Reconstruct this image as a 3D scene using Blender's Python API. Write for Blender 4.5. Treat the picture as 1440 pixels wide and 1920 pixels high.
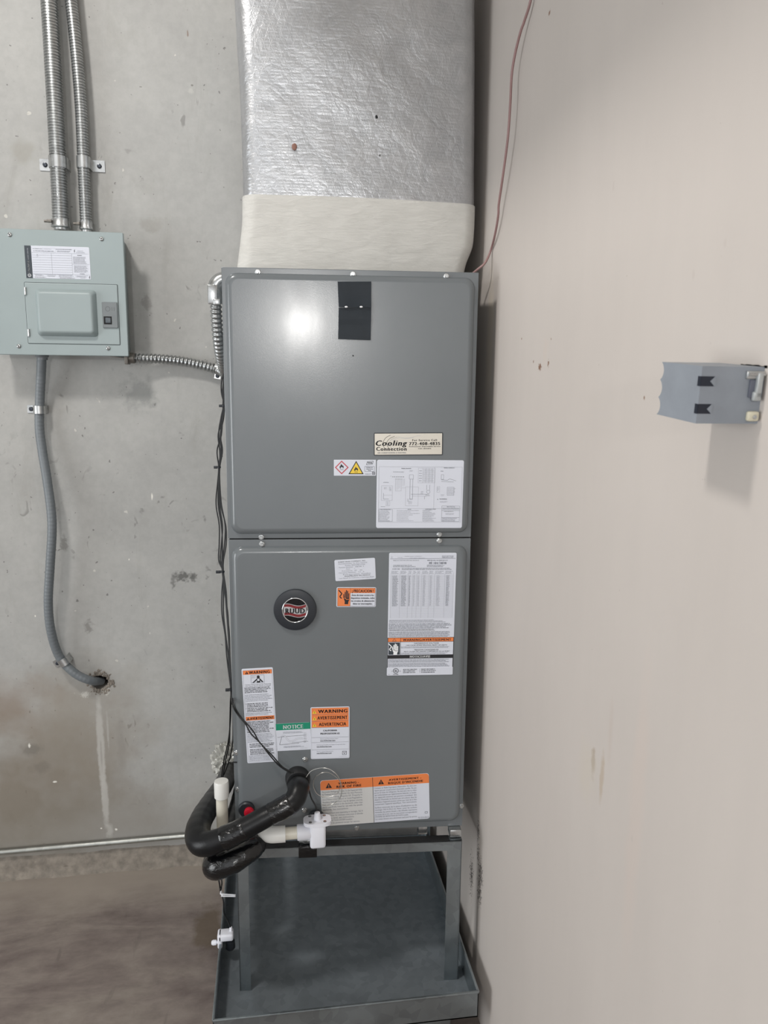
import bpy, bmesh, math, random
import numpy as np
from mathutils import Vector, Matrix, noise
from mathutils.geometry import tessellate_polygon
random.seed(7)
for o in list(bpy.data.objects): bpy.data.objects.remove(o, do_unlink=True)
S = bpy.context.scene
COL = S.collection
R = math.radians

# ------------------------------------------------------------------ camera
F_PX, PITCH, YAW, ROLL, CAM_H = 1418.1, 9.754, 8.396, .581, 1.55
def cam_axes():
    p, y, r = R(PITCH), R(YAW), R(ROLL)
    F = Vector((math.sin(y)*math.cos(p), math.cos(y)*math.cos(p), -math.sin(p)))
    Rt = Vector((math.cos(y), -math.sin(y), 0)); U = Rt.cross(F)
    return F, Rt*math.cos(r)+U*math.sin(r), U*math.cos(r)-Rt*math.sin(r)
CF, CR, CU = cam_axes(); CO = Vector((0, 0, CAM_H))
cd = bpy.data.cameras.new('camera'); cam = bpy.data.objects.new('camera', cd); COL.objects.link(cam)
cd.sensor_fit = 'VERTICAL'; cd.sensor_height = 36; cd.lens = F_PX*36/1920; cd.clip_start = .02
cam.matrix_world = Matrix.Translation(CO) @ Matrix((CR, CU, -CF)).transposed().to_4x4()
cd.dof.use_dof = True; cd.dof.focus_distance = 1.72; cd.dof.aperture_fstop = 11
S.camera = cam

# ------------------------------------------------------------------ world, lamps, exposure
S.view_settings.view_transform = 'Standard'; S.view_settings.look = 'None'
S.view_settings.gamma = 1; S.view_settings.use_curve_mapping = False
S.view_settings.exposure = 0.58
W = bpy.data.worlds.new('world'); S.world = W; W.use_nodes = True
W.node_tree.nodes['Background'].inputs[0].default_value = (.96, .975, 1, 1)
W.node_tree.nodes['Background'].inputs[1].default_value = .86
def area(name, loc, target, size, power, col=(1, 1, 1)):
    l = bpy.data.lights.new(name, 'AREA'); l.shape = 'DISK'; l.size = size; l.energy = power; l.color = col
    o = bpy.data.objects.new(name, l); COL.objects.link(o); o.location = loc
    o.rotation_euler = (Vector(target)-Vector(loc)).to_track_quat('-Z', 'Y').to_euler(); return o
KEY = Vector((-1.1, .7, 3.4))
area('ceiling_lamp_light', KEY, (.1, 1.7, 1.3), .30, 21, (1, .96, .92))
# area light added in an unseen left-wall doorway to brighten reflections
DOOR = (-1.6, 1.0, 0.0, 2.4)      # y0, y1, z0, z1
_l = bpy.data.lights.new('doorway_fill', 'AREA'); _l.shape = 'RECTANGLE'; _l.size = DOOR[1]-DOOR[0]; _l.size_y = DOOR[3]-DOOR[2]; _l.energy = 66; _l.color = (.95, .98, 1)
_o = bpy.data.objects.new('doorway_fill', _l); COL.objects.link(_o); _o.location = (-4.55, (DOOR[0]+DOOR[1])/2, (DOOR[2]+DOOR[3])/2); _o.rotation_euler = (R(90), 0, R(-90))

# ------------------------------------------------------------------ pixel helpers (real depth given each time)
def ray(x, y): return CF + CR*((x-720)/F_PX) + CU*((960-y)/F_PX)
def atY(x, y, Y): d = ray(x, y); return CO + d*(Y/d.y)
def atX(x, y, X): d = ray(x, y); return CO + d*(X/d.x)
def atZ(x, y, Z): d = ray(x, y); return CO + d*((Z-CAM_H)/d.z)
YW = 2.308          # concrete wall
XW = .482           # painted wall on the right
UNIT_O = Vector((-.0993, 1.6383, .5102)); UNIT_A = R(-3.763); UW, UD, UH = .533, .55, 1.266
UM = Matrix.Translation(UNIT_O) @ Matrix.Rotation(UNIT_A, 4, 'Z'); UMI = UM.inverted()
def face(x, y, off=0.0):                       # pixel -> (u, v) on the unit's face plane, off = local y
    o = UMI @ CO; d = UMI.to_3x3() @ ray(x, y); t = (off-o.y)/d.y; p = o+d*t
    return Vector((p.x, p.z))
def unitw(x, y, off):                          # pixel at local depth off -> world
    u = face(x, y, off); return UM @ Vector((u.x, off, u.y))
# second lamp: far behind the photographer, it is the one mirrored in the cabinet door
_u = face(566, 606, -.012); _p = UM @ Vector((_u.x, -.012, _u.y)); _n = UM.to_3x3() @ Vector((0, -1, 0))
_d = (_p-CO).normalized(); _r = _d - _n*(2*_d.dot(_n))
_l = _p + _r*5.5
area('work_lamp_light', _l, _p, .24, 24, (1, .98, .95))

# ------------------------------------------------------------------ materials
def lin(c):
    r = []
    for v in c[:3]:
        v /= 255; r.append(v/12.92 if v <= .04045 else ((v+.055)/1.055)**2.4)
    return tuple(r)+(1,)
class NT:
    def __init__(s, name):
        m = bpy.data.materials.new(name); m.use_nodes = True; s.m = m; s.t = m.node_tree
        s.b = s.t.nodes['Principled BSDF']; s.co = None
    def n(s, ty, **k):
        nd = s.t.nodes.new(ty)
        for a, v in k.items():
            if hasattr(nd, a): setattr(nd, a, v)
        return nd
    def l(s, a, b): s.t.links.new(a, b)
    def coord(s):
        if not s.co: s.co = s.n('ShaderNodeTexCoord').outputs['Object']
        return s.co
    def mapped(s, scale=(1, 1, 1), rot=(0, 0, 0), loc=(0, 0, 0)):
        m = s.n('ShaderNodeMapping'); s.l(s.coord(), m.inputs[0]); m.inputs[1].default_value = loc
        m.inputs[2].default_value = rot; m.inputs[3].default_value = scale; return m.outputs[0]
    def noise(s, scale, detail=4, rough=.55, vec=None, dist=0):
        t = s.n('ShaderNodeTexNoise'); s.l(vec or s.coord(), t.inputs['Vector'])
        t.inputs['Scale'].default_value = scale; t.inputs['Detail'].default_value = detail
        t.inputs['Roughness'].default_value = rough; t.inputs['Distortion'].default_value = dist; return t.outputs[0]
    def ramp(s, fac, stops):
        r = s.n('ShaderNodeValToRGB'); s.l(fac, r.inputs[0]); e = r.color_ramp.elements
        while len(e) < len(stops): e.new(.5)
        for el, (p, c) in zip(e, stops):
            el.position = p; el.color = c if len(c) == 4 else tuple(c)+(1,)
        return r.outputs[0]
    def mix(s, fac, a, b, mode='MIX'):
        m = s.n('ShaderNodeMix', data_type='RGBA', blend_type=mode)
        for sock, v in ((m.inputs[0], fac), (m.inputs[6], a), (m.inputs[7], b)):
            if hasattr(v, 'links'): s.l(v, sock)
            elif isinstance(v, (int, float)): sock.default_value = v
            else: sock.default_value = v
        return m.outputs[2]
    def math(s, op, a, b=None, c=None):
        m = s.n('ShaderNodeMath', operation=op)
        for i, v in enumerate((a, b, c)):
            if v is None: continue
            if hasattr(v, 'links'): s.l(v, m.inputs[i])
            else: m.inputs[i].default_value = v
        return m.outputs[0]
    def bump(s, h, strength=.3, dist=.002):
        b = s.n('ShaderNodeBump'); s.l(h, b.inputs['Height']); b.inputs['Strength'].default_value = strength
        b.inputs['Distance'].default_value = dist; s.l(b.outputs[0], s.b.inputs['Normal'])
    def blob(s, centre, radii, lo=.35, hi=.75, nscale=60, namt=.9):
        """soft patch with a ragged outline at a place on the surface (1 inside)"""
        m = s.n('ShaderNodeVectorMath', operation='SUBTRACT'); s.l(s.coord(), m.inputs[0]); m.inputs[1].default_value = centre
        d = s.n('ShaderNodeVectorMath', operation='DIVIDE'); s.l(m.outputs[0], d.inputs[0]); d.inputs[1].default_value = radii
        ln = s.n('ShaderNodeVectorMath', operation='LENGTH'); s.l(d.outputs[0], ln.inputs[0])
        v = s.math('SUBTRACT', 1.15, ln.outputs['Value'])
        v = s.math('ADD', v, s.math('MULTIPLY', s.math('SUBTRACT', s.noise(nscale, 3), .5), namt*2))
        mr = s.n('ShaderNodeMapRange'); s.l(v, mr.inputs[0]); mr.inputs[1].default_value = lo; mr.inputs[2].default_value = hi
        mr.clamp = True; return mr.outputs[0]
    def set(s, col=None, rough=.5, metal=0, spec=None, coat=0, coat_r=.1):
        for k, v in (('Base Color', col), ('Roughness', rough), ('Metallic', metal), ('Specular IOR Level', spec), ('Coat Weight', coat), ('Coat Roughness', coat_r)):
            if v is None: continue
            if hasattr(v, 'links'): s.l(v, s.b.inputs[k])
            else: s.b.inputs[k].default_value = v
        return s.m
MATS = {}
def plain(name, rgb, rough=.5, metal=0, var=.06, nscale=30, bump=0, bscale=200, coat=0, coat_r=.1, spec=None):
    if name in MATS: return MATS[name]
    k = NT(name); c = lin(rgb); f = k.noise(nscale, 3)
    lo = tuple(x*(1-var) for x in c[:3])+(1,); hi = tuple(min(1, x*(1+var)) for x in c[:3])+(1,)
    col = k.ramp(f, [(.3, lo), (.7, hi)])
    if bump: k.bump(k.noise(bscale, 3), bump, .001)
    MATS[name] = k.set(col, rough, metal, spec, coat, coat_r); return MATS[name]

def concrete_mat():
    k = NT('concrete'); 
    big = k.noise(1.6, 5, .6, dist=.6); mid = k.noise(7, 6, .65); fine = k.noise(60, 4, .6)
    col = k.ramp(big, [(.3, lin((161, 161, 159))), (.5, lin((170, 170, 168))), (.72, lin((180, 180, 177)))])
    col = k.mix(.35, col, k.ramp(mid, [(.3, lin((157, 157, 155))), (.6, lin((178, 178, 175)))]))
    col = k.mix(.12, col, k.ramp(fine, [(.35, lin((140, 140, 136))), (.65, lin((190, 190, 185)))]))
    # trowel smears, stretched vertically
    sm = k.noise(3.2, 6, .7, k.mapped((2.4, 1, .7)), 1.5)
    col = k.mix(k.ramp(sm, [(.56, (0, 0, 0)), (.75, (.35, .35, .35))]), col, lin((146, 145, 139)))
    # pits and flecks
    v = k.noise(26, 2, .5, k.mapped((1, 1, .8)), 1.0); reg = k.noise(4.5, 2)
    pit = k.math('MULTIPLY', k.ramp(v, [(.66, (0, 0, 0)), (.72, (1, 1, 1))]), k.ramp(reg, [(.5, (0, 0, 0)), (.62, (1, 1, 1))]))
    col = k.mix(k.math('MULTIPLY', pit, .45), col, lin((96, 95, 92)))
    v2 = k.noise(70, 2, .5); col = k.mix(k.ramp(v2, [(.735, (0, 0, 0)), (.76, (.6, .6, .6))]), col, lin((84, 82, 80)))
    v3 = k.noise(41, 1, .5, k.mapped(loc=(3, 1, 2))); col = k.mix(k.ramp(v3, [(.80, (0, 0, 0)), (.815, (.6, .6, .6))]), col, lin((214, 212, 204)))
    def P(x, y): return atY(x, y, YW)
    def patch(x, y, rx, rz, rgb, amt, ns=40, na=.6, lo=.3, hi=.8):
        nonlocal col
        p = P(x, y); f = k.blob(p, (rx, .5, rz), lo, hi, ns, na)
        col = k.mix(k.math('MULTIPLY', f, amt), col, lin(rgb))
    # brown stain with painted low-wall shade in the lower left, streaks under the hole, scuffs and chips
    patch(60, 1500, .36, .30, (124, 114, 100), .8, 6, .7, 0, .9); patch(110, 1560, .5, .16, (128, 122, 112), .6, 7, .7, 0, .9)
    patch(150, 1350, .24, .20, (142, 134, 122), .6, 9, .7, 0, .9)
    patch(10, 1320, .14, .11, (132, 114, 98), .5, 9, .7, 0, .9)
    patch(300, 1560, .35, .10, (150, 147, 142), .5, 8, .7, 0, .9)  # greyer band paints the ambient falloff near the wall foot
    patch(60, 1405, .05, .03, (110, 106, 100), .5, 60); patch(75, 1440, .04, .03, (118, 112, 104), .45, 50)
    patch(342, 1080, .03, .022, (96, 96, 94), .85, 90, 1.0); patch(362, 1082, .014, .02, (90, 90, 88), .8, 100, 1.0); patch(325, 1090, .01, .03, (110, 110, 108), .7, 100, 1)
    patch(165, 1175, .02, .025, (120, 118, 114), .6, 80, 1); patch(120, 1020, .015, .03, (120, 118, 114), .6, 80, 1)
    patch(262, 740, .07, .06, (138, 140, 138), .6, 40, .9); patch(275, 570, .02, .035, (128, 126, 122), .5, 80, 1)
    patch(285, 420, .05, .03, (150, 148, 142), .5, 40, .9); patch(45, 285, .05, .04, (150, 148, 140), .5, 30, .9)
    patch(189, 1400, .014, .21, (184, 182, 177), .8, 45, .35, .2, .6); patch(197, 1500, .013, .13, (184, 182, 177), .75, 45, .35, .2, .6); patch(206, 1558, .016, .035, (180, 178, 173), .7, 45, .4)
    patch(190, 1415, .005, .07, (158, 154, 148), .7, 60, .4); patch(202, 1370, .005, .09, (178, 176, 171), .6, 70, .4)
    patch(228, 1400, .02, .12, (140, 136, 130), .4, 30, .6)
    for x, y, a, b in ((285, 931, .004, .014), (55, 1398, .005, .012), (103, 1466, .009, .005), (66, 1155, .003, .005), (242, 1049, .003, .004), (218, 1555, .006, .006), (190, 1553, .005, .004)):
        patch(x, y, a, b, (228, 226, 218), .95, 150, .4)
    patch(187, 1280, .04, .045, (150, 143, 134), .8, 120, .8); patch(160, 1302, .018, .014, (205, 203, 196), .8, 260, 1.0); patch(200, 1296, .012, .018, (208, 206, 198), .8, 260, 1.0)
    patch(352, 63, .003, .012, (130, 112, 100), .8, 150, .5); patch(360, 160, .005, .004, (120, 118, 112), .8, 150, .5); patch(358, 170, .012, .012, (190, 190, 184), .5, 100, .5)
    h = k.math('ADD', k.math('MULTIPLY', mid, .6), k.math('MULTIPLY', fine, .35)); h = k.math('SUBTRACT', h, k.math('MULTIPLY', pit, .25))
    k.bump(h, .35, .004)
    return k.set(col, .82, 0, .25)
def floor_mat():
    k = NT('floor_concrete')
    big = k.noise(2.6, 6, .65, k.mapped((1, 2.2, 1)), .8); mid = k.noise(9, 6, .7, k.mapped((1, 2, 1)))
    col = k.ramp(big, [(.28, lin((88, 77, 75))), (.48, lin((122, 111, 107))), (.62, lin((146, 137, 129))), (.8, lin((164, 156, 147)))])
    col = k.mix(.4, col, k.ramp(mid, [(.3, lin((92, 82, 79))), (.65, lin((152, 143, 135)))]))
    sc = k.noise(5, 3, .5, k.mapped((6, 1.2, 1), rot=(0, 0, .5)), .4); col = k.mix(k.ramp(sc, [(.66, (0, 0, 0)), (.74, (.3, .3, .3))]), col, lin((80, 72, 70)))
    p = atZ(330, 1635, 0); f = k.blob(p, (1.6, .16, .3), 0, .9, 6, .6); col = k.mix(k.math('MULTIPLY', f, .8), col, lin((160, 151, 141)))
    p = atZ(390, 1740, 0); f = k.blob(p, (.05, .12, .3), .2, .6, 25, .6); col = k.mix(k.math('MULTIPLY', f, .75), col, lin((98, 86, 72)))
    k.bump(mid, .25, .003); return k.set(col, .7, 0, .35)
def cream_mat():
    k = NT('painted_wall')
    col = k.ramp(k.noise(1.5, 4, .5, k.mapped((1, 1.5, .8)), .5), [(.3, lin((191, 184, 178))), (.7, lin((198, 191, 185)))])
    col = k.mix(.12, col, k.ramp(k.noise(9, 5, .6, k.mapped((1, 3, .5))), [(.3, lin((186, 180, 174))), (.7, lin((200, 192, 185)))]))
    col = k.mix(k.ramp(k.noise(120, 2), [(.77, (0, 0, 0)), (.8, (.45, .45, .45))]), col, lin((150, 138, 128)))
    def patch(x, y, ry, rz, rgb, amt, ns=60, na=.6, lo=.3, hi=.8):
        nonlocal col
        f = k.blob(atX(x, y, XW), (.5, ry, rz), lo, hi, ns, na); col = k.mix(k.math('MULTIPLY', f, amt), col, lin(rgb))
    for x, y, a, b in ((1012, 688, .012, .008), (1000, 678, .004, .004), (1028, 682, .006, .008), (1030, 24, .006, .006), (978, 635, .003, .003), (1033, 635, .003, .004), (1208, 745, .003, .004)):
        patch(x, y, a, b, (120, 84, 62), .9, 300, 1.0)
    patch(1022, 660, .02, .03, (196, 186, 178), .6, 40, .8)
    patch(1112, 1430, .012, .035, (150, 132, 108), .55, 70, .7); patch(1128, 1462, .01, .06, (176, 160, 140), .6, 40, .6); patch(1145, 1370, .012, .09, (190, 180, 172), .6, 20, .6)
    patch(1100, 1450, .05, .08, (196, 188, 176), .5, 15, .6); patch(1190, 1550, .03, .30, (200, 188, 180), .5, 12, .5)
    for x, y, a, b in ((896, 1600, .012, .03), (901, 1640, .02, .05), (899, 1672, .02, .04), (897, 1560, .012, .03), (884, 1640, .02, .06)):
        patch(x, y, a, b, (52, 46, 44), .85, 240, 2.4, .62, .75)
    patch(918, 640, .04, .2, (216, 205, 186), .5, 12, .5)
    for x, y in ((1300, 515), (1360, 455), (1150, 350), (1185, 1572)): patch(x, y, .004, .008, (190, 182, 176), .8, 90, .6)
    h = k.math('ADD', k.math('MULTIPLY', k.noise(180, 3), .5), k.math('MULTIPLY', k.noise(14, 3), .6)); k.bump(h, .10, .002)
    return k.set(col, .6, 0, .3)
def cabinet_mat():
    k = NT('grey_cabinet_paint'); c = k.ramp(k.noise(5, 3), [(.3, lin((105, 110, 113))), (.7, lin((108, 113, 116)))])
    k.bump(k.noise(520, 2), .05, .001)
    rg = k.ramp(k.noise(25, 4, .6, k.mapped((1, 1, .35))), [(.35, (.2, .2, .2)), (.7, (.235, .235, .235))])
    return k.set(c, rg, .0, .5, .12, .12)
def galv_mat(name, rgb, rough=.38, sc=40, metal=.9):
    k = NT(name); v = k.n('ShaderNodeTexVoronoi'); k.l(k.coord(), v.inputs['Vector']); v.inputs['Scale'].default_value = sc
    c = lin(rgb); a = tuple(x*.82 for x in c[:3])+(1,); b = tuple(min(1, x*1.15) for x in c[:3])+(1,)
    sp = k.n('ShaderNodeSeparateColor'); k.l(v.outputs['Color'], sp.inputs[0])
    col = k.mix(.5, k.ramp(sp.outputs[0], [(.1, a), (.9, b)]), k.ramp(k.noise(4, 5, .65), [(.3, a), (.7, b)]))
    rg = k.ramp(k.noise(9, 4), [(.3, (rough-.08,)*3), (.7, (rough+.1,)*3)])
    return k.set(col, rg, metal)
def foil_mat():
    k = NT('foil_duct_wrap')
    def lines(vec_scale, rot, width, axis):
        m = k.mapped(vec_scale, rot); s = k.n('ShaderNodeSeparateXYZ'); k.l(m, s.inputs[0])
        fr = k.math('FRACT', s.outputs[axis]); d = k.math('ABSOLUTE', k.math('SUBTRACT', fr, .5))
        return k.math('SUBTRACT', 1, k.math('SMOOTH_MIN', 1, k.math('DIVIDE', d, width), .3))
    hz = lines((1, 1, 165), (0, 0, 0), .25, 2)
    d1 = lines((70, 70, 70), (0, R(20), 0), .07, 0); d2 = lines((70, 70, 70), (0, R(-20), 0), .07, 0)
    sc = k.math('MAXIMUM', k.math('MULTIPLY', hz, .8), k.math('MAXIMUM', d1, d2))
    cr = k.noise(16, 6, .7, dist=1.2); cr2 = k.noise(4.5, 3, .6)
    vo = k.n('ShaderNodeTexVoronoi', feature='DISTANCE_TO_EDGE'); k.l(k.mapped((1, 1, 1.4)), vo.inputs['Vector']); vo.inputs['Scale'].default_value = 38
    h = k.math('ADD', k.math('MULTIPLY', sc, .042), k.math('ADD', k.math('MULTIPLY', cr, .55), k.math('MULTIPLY', cr2, 1.1)))
    h = k.math('ADD', h, k.math('MULTIPLY', k.math('MINIMUM', vo.outputs['Distance'], .25), .35))
    k.bump(h, .42, .006)
    col = k.ramp(cr, [(.3, lin((172, 174, 177))), (.7, lin((190, 191, 193)))])
    col = k.mix(k.math('MULTIPLY', sc, .12), col, lin((205, 206, 206)))
    return k.set(col, .34, .75)
def mastic_mat():
    k = NT('white_mastic'); b = k.noise(20, 5, .6, k.mapped((1, 1, 3)), .6); s = k.noise(90, 3, .6, k.mapped((.5, .5, 2.4)))
    col = k.ramp(b, [(.3, lin((188, 187, 182))), (.7, lin((199, 198, 193)))])
    k.bump(k.math('ADD', k.math('MULTIPLY', b, .8), k.math('MULTIPLY', s, .4)), .5, .004); return k.set(col, .55, 0, .4)
def rubber_mat():
    k = NT('black_foam_insulation'); k.bump(k.noise(260, 3), .25, .001)
    return k.set(k.ramp(k.noise(30, 3), [(.3, lin((14, 15, 17))), (.7, lin((20, 21, 23)))]), .36, 0, .32)
def tape_mat():
    k = NT('black_vinyl_tape'); k.bump(k.noise(55, 4, .5, k.mapped((1, 1, 2.2)), .8), .5, .004)
    return k.set(k.ramp(k.noise(20, 3), [(.3, lin((8, 9, 11))), (.7, lin((12, 13, 15)))]), .2, 0, .5, .2, .12)
M = {}
M['concrete'] = concrete_mat(); M['floor'] = floor_mat(); M['cream'] = cream_mat(); M['cab'] = cabinet_mat()
M['galv'] = galv_mat('galvanised_steel', (150, 158, 162)); M['galvdull'] = galv_mat('dull_galvanised_sheet', (126, 134, 140), .5, 60, .35)
M['conduit'] = galv_mat('flexible_conduit_steel', (168, 170, 170), .3, 90); M['zinc'] = galv_mat('zinc_plated_steel', (186, 188, 188), .25, 80)
M['foil'] = foil_mat(); M['mastic'] = mastic_mat(); M['rubber'] = rubber_mat(); M['tape'] = tape_mat()
M['panel'] = plain('panel_grey_enamel', (150, 162, 163), .42, 0, .03, 8, .04, 500)
M['pvc'] = plain('white_pvc', (222, 222, 218), .35, 0, .03, 20); M['pvcy'] = plain('cream_pvc_pipe', (216, 212, 198), .35, 0, .04, 20)
M['switch'] = plain('white_plastic', (226, 228, 236), .38, 0, .02, 20)
M['wire'] = plain('black_wire_jacket', (22, 24, 26), .4); M['pink'] = plain('pink_wire_jacket', (146, 116, 114), .45, 0, .06, 20)
M['ltgrey'] = plain('grey_conduit_jacket', (112, 118, 122), .42, 0, .05, 12); M['boxgrey'] = plain('grey_pvc_box', (136, 142, 150), .5, 0, .06, 40, .1, 120)
M['dark'] = plain('dark_void', (20, 21, 23), .8); M['black'] = plain('black_plastic', (36, 40, 46), .42, 0, .04); M['blackprint'] = plain('black_print', (28, 29, 33), .5, 0, .02)
M['softblack'] = plain('faded_black_tape', (52, 60, 68), .5, 0, .06, 30, .15, 150)
M['greyprint'] = plain('grey_print', (122, 126, 136), .5, 0, .02); M['paleprint'] = plain('pale_grey_print', (172, 175, 183), .5, 0, .02)
M['paper'] = plain('white_label_film', (208, 212, 222), .38, 0, .01, 10); M['paperwarm'] = plain('warm_label_film', (204, 205, 204), .4, 0, .02, 10)
M['whiteprint'] = plain('white_print', (232, 234, 236), .45, 0, .01)
M['orange'] = plain('orange_print', (226, 128, 72), .42, 0, .02); M['yellow'] = plain('yellow_print', (228, 196, 60), .42, 0, .02)
M['red'] = plain('red_print', (188, 74, 84), .4, 0, .02); M['green'] = plain('green_print', (22, 134, 104), .42, 0, .02)
M['redcap'] = plain('red_plastic_cap', (196, 24, 48), .3, 0, .05); M['silver'] = plain('silver_foil_plate', (206, 201, 190), .34, .25, .04, 10)
M['chrome'] = plain('chrome', (220, 222, 224), .12, 1, .02); M['wave'] = plain('emblem_red', (176, 74, 78), .3, .2, .05)
M['steelwire'] = plain('bright_thin_wire', (205, 205, 200), .25, .9, .03); M['plasticbag'] = plain('crumpled_clear_film', (186, 186, 180), .2, .2, .12, 60, .6, 60)
M['mortar'] = plain('rough_mortar', (130, 123, 114), .9, 0, .25, 45, .9, 120)
M['hwhite'] = plain('white_tie', (224, 226, 230), .4, 0, .02)

# ------------------------------------------------------------------ mesh helpers
def mesh_of(bm, name, smooth=None):
    bmesh.ops.recalc_face_normals(bm, faces=bm.faces)
    me = bpy.data.meshes.new(name); bm.to_mesh(me); bm.free()
    if smooth is not None:
        for p in me.polygons: p.use_smooth = True
        me.set_sharp_from_angle(angle=R(smooth))
    return me
def link(name, me, mat=None, parent=None, loc=None, rot=None):
    o = bpy.data.objects.new(name, me); COL.objects.link(o)
    if mat is not None and me is not None and not me.materials: me.materials.append(mat)
    if parent: o.parent = parent
    if loc is not None: o.location = loc
    if rot is not None: o.rotation_euler = rot
    return o
def obj(name, bm, mat, parent=None, smooth=35, **k): return link(name, mesh_of(bm, name, smooth), mat, parent, **k)
def tag(o, label, cat, group=None):
    o['label'] = label; o['category'] = cat
    if group: o['group'] = group
    return o
def thing(name, label, cat, loc=(0, 0, 0), rotz=0, group=None):
    o = bpy.data.objects.new(name, None); COL.objects.link(o); o.location = loc; o.rotation_euler = (0, 0, rotz)
    o.empty_display_size = .05; return tag(o, label, cat, group)
def structure(o): o['kind'] = 'structure'; return o
def bx(bm, x0, x1, y0, y1, z0, z1, bev=0, seg=2, mtx=None):
    r = bmesh.ops.create_cube(bm, size=1)['verts']
    bmesh.ops.scale(bm, vec=(x1-x0, y1-y0, z1-z0), verts=r)
    bmesh.ops.translate(bm, vec=((x0+x1)/2, (y0+y1)/2, (z0+z1)/2), verts=r)
    if bev:
        es = list({e for v in r for e in v.link_edges})
        res = bmesh.ops.bevel(bm, geom=es, offset=bev, segments=seg, affect='EDGES', profile=.5)
        r = list({v for f in res['faces'] for v in f.verts} | {v for v in r if v.is_valid})
    if mtx is not None: bmesh.ops.transform(bm, matrix=mtx, verts=[v for v in r if v.is_valid])
    return bm
def rrect(x0, x1, z0, z1, r, n=5):
    pts = []
    for cx, cz, a in ((x1-r, z1-r, 0), (x0+r, z1-r, 90), (x0+r, z0+r, 180), (x1-r, z0+r, 270)):
        for i in range(n+1):
            t = R(a+90*i/n); pts.append((cx+r*math.cos(t), cz+r*math.sin(t)))
    return pts
def pan(bm, x0, x1, z0, z1, loops, n=5, back=True):
    """stack of rounded rectangles in the XZ plane: loops = [(inset, y, radius)...]; closed front, optional closed back"""
    rings = []; loops = list(loops); q = loops[-1]; loops.append((q[0]+.0008, q[1], max(q[2]-.0008, .0004)))
    for ins, y, r in loops:
        rings.append([bm.verts.new((p[0], y, p[1])) for p in rrect(x0+ins, x1-ins, z0+ins, z1-ins, r, n)])
    for a, b in zip(rings, rings[1:]):
        for i in range(len(a)): bm.faces.new((a[i], a[(i+1) % len(a)], b[(i+1) % len(a)], b[i]))
    bm.faces.new(rings[-1])
    if back: bm.faces.new(rings[0][::-1])
    return bm
def catmull(pts, sub):
    P = [Vector(p) for p in pts]
    if len(P) < 3: return [P[0].lerp(P[-1], i/sub) for i in range(sub+1)]
    out = []; Q = [P[0]*2-P[1]]+P+[P[-1]*2-P[-2]]
    for i in range(1, len(Q)-2):
        a, b, c, d = Q[i-1:i+3]
        for j in range(sub):
            t = j/sub; out.append(.5*((2*b)+(c-a)*t+(2*a-5*b+4*c-d)*t*t+(3*b-a-3*c+d)*t**3))
    out.append(P[-1]); return out
def resample(pts, step):
    L = [0]
    for a, b in zip(pts, pts[1:]): L.append(L[-1]+(b-a).length)
    n = max(2, int(L[-1]/step)); out = []; j = 0
    for i in range(n+1):
        s = L[-1]*i/n
        while j < len(L)-2 and L[j+1] < s: j += 1
        d = L[j+1]-L[j]; out.append(pts[j].lerp(pts[j+1], (s-L[j])/d if d else 0))
    return out, L[-1]
def tube(bm, pts, rad, seg=12, caps=True, round_end=(False, False)):
    """pts: polyline; rad: number, list or function(fraction, arc length)"""
    P = [Vector(p) for p in pts]; n = len(P); L = [0]
    for a, b in zip(P, P[1:]): L.append(L[-1]+(b-a).length)
    def rr(i):
        if callable(rad): return rad(L[i]/L[-1], L[i])
        if isinstance(rad, (list, tuple)):
            t = L[i]/L[-1]*(len(rad)-1); k = min(int(t), len(rad)-2); return rad[k]*(1-(t-k))+rad[k+1]*(t-k)
        return rad
    T = [(P[min(i+1, n-1)]-P[max(i-1, 0)]).normalized() for i in range(n)]
    nrm = T[0].orthogonal().normalized(); rings = []
    def ring(c, t, r):
        b = t.cross(nrm).normalized(); return [bm.verts.new(c+(nrm*math.cos(2*math.pi*k/seg)+b*math.sin(2*math.pi*k/seg))*r) for k in range(seg)]
    if round_end[0]:
        for a in (75, 55, 35, 15): rings.append(ring(P[0]-T[0]*rr(0)*math.sin(R(a))*.9, T[0], rr(0)*math.cos(R(a))))
    for i in range(n):
        if i:
            q = T[i-1].rotation_difference(T[i]); nrm = (q @ nrm).normalized()
        rings.append(ring(P[i], T[i], rr(i)))
    if round_end[1]:
        for a in (15, 35, 55, 75): rings.append(ring(P[-1]+T[-1]*rr(n-1)*math.sin(R(a))*.9, T[-1], rr(n-1)*math.cos(R(a))))
    for a, b in zip(rings, rings[1:]):
        for k in range(seg): bm.faces.new((a[k], a[(k+1) % seg], b[(k+1) % seg], b[k]))
    if caps: bm.faces.new(rings[0][::-1]); bm.faces.new(rings[-1])
    return bm
def lathe(bm, prof, origin, axis, seg=20):
    """prof: [(radius, distance along axis)...], closed at both ends"""
    o = Vector(origin); a = Vector(axis).normalized(); u = a.orthogonal().normalized(); w = a.cross(u); rings = []
    for r, h in prof: rings.append([bm.verts.new(o+a*h+(u*math.cos(2*math.pi*k/seg)+w*math.sin(2*math.pi*k/seg))*r) for k in range(seg)])
    for p, q in zip(rings, rings[1:]):
        for k in range(seg): bm.faces.new((p[k], p[(k+1) % seg], q[(k+1) % seg], q[k]))
    bm.faces.new(rings[0][::-1]); bm.faces.new(rings[-1]); return bm
B = bmesh.new

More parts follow.
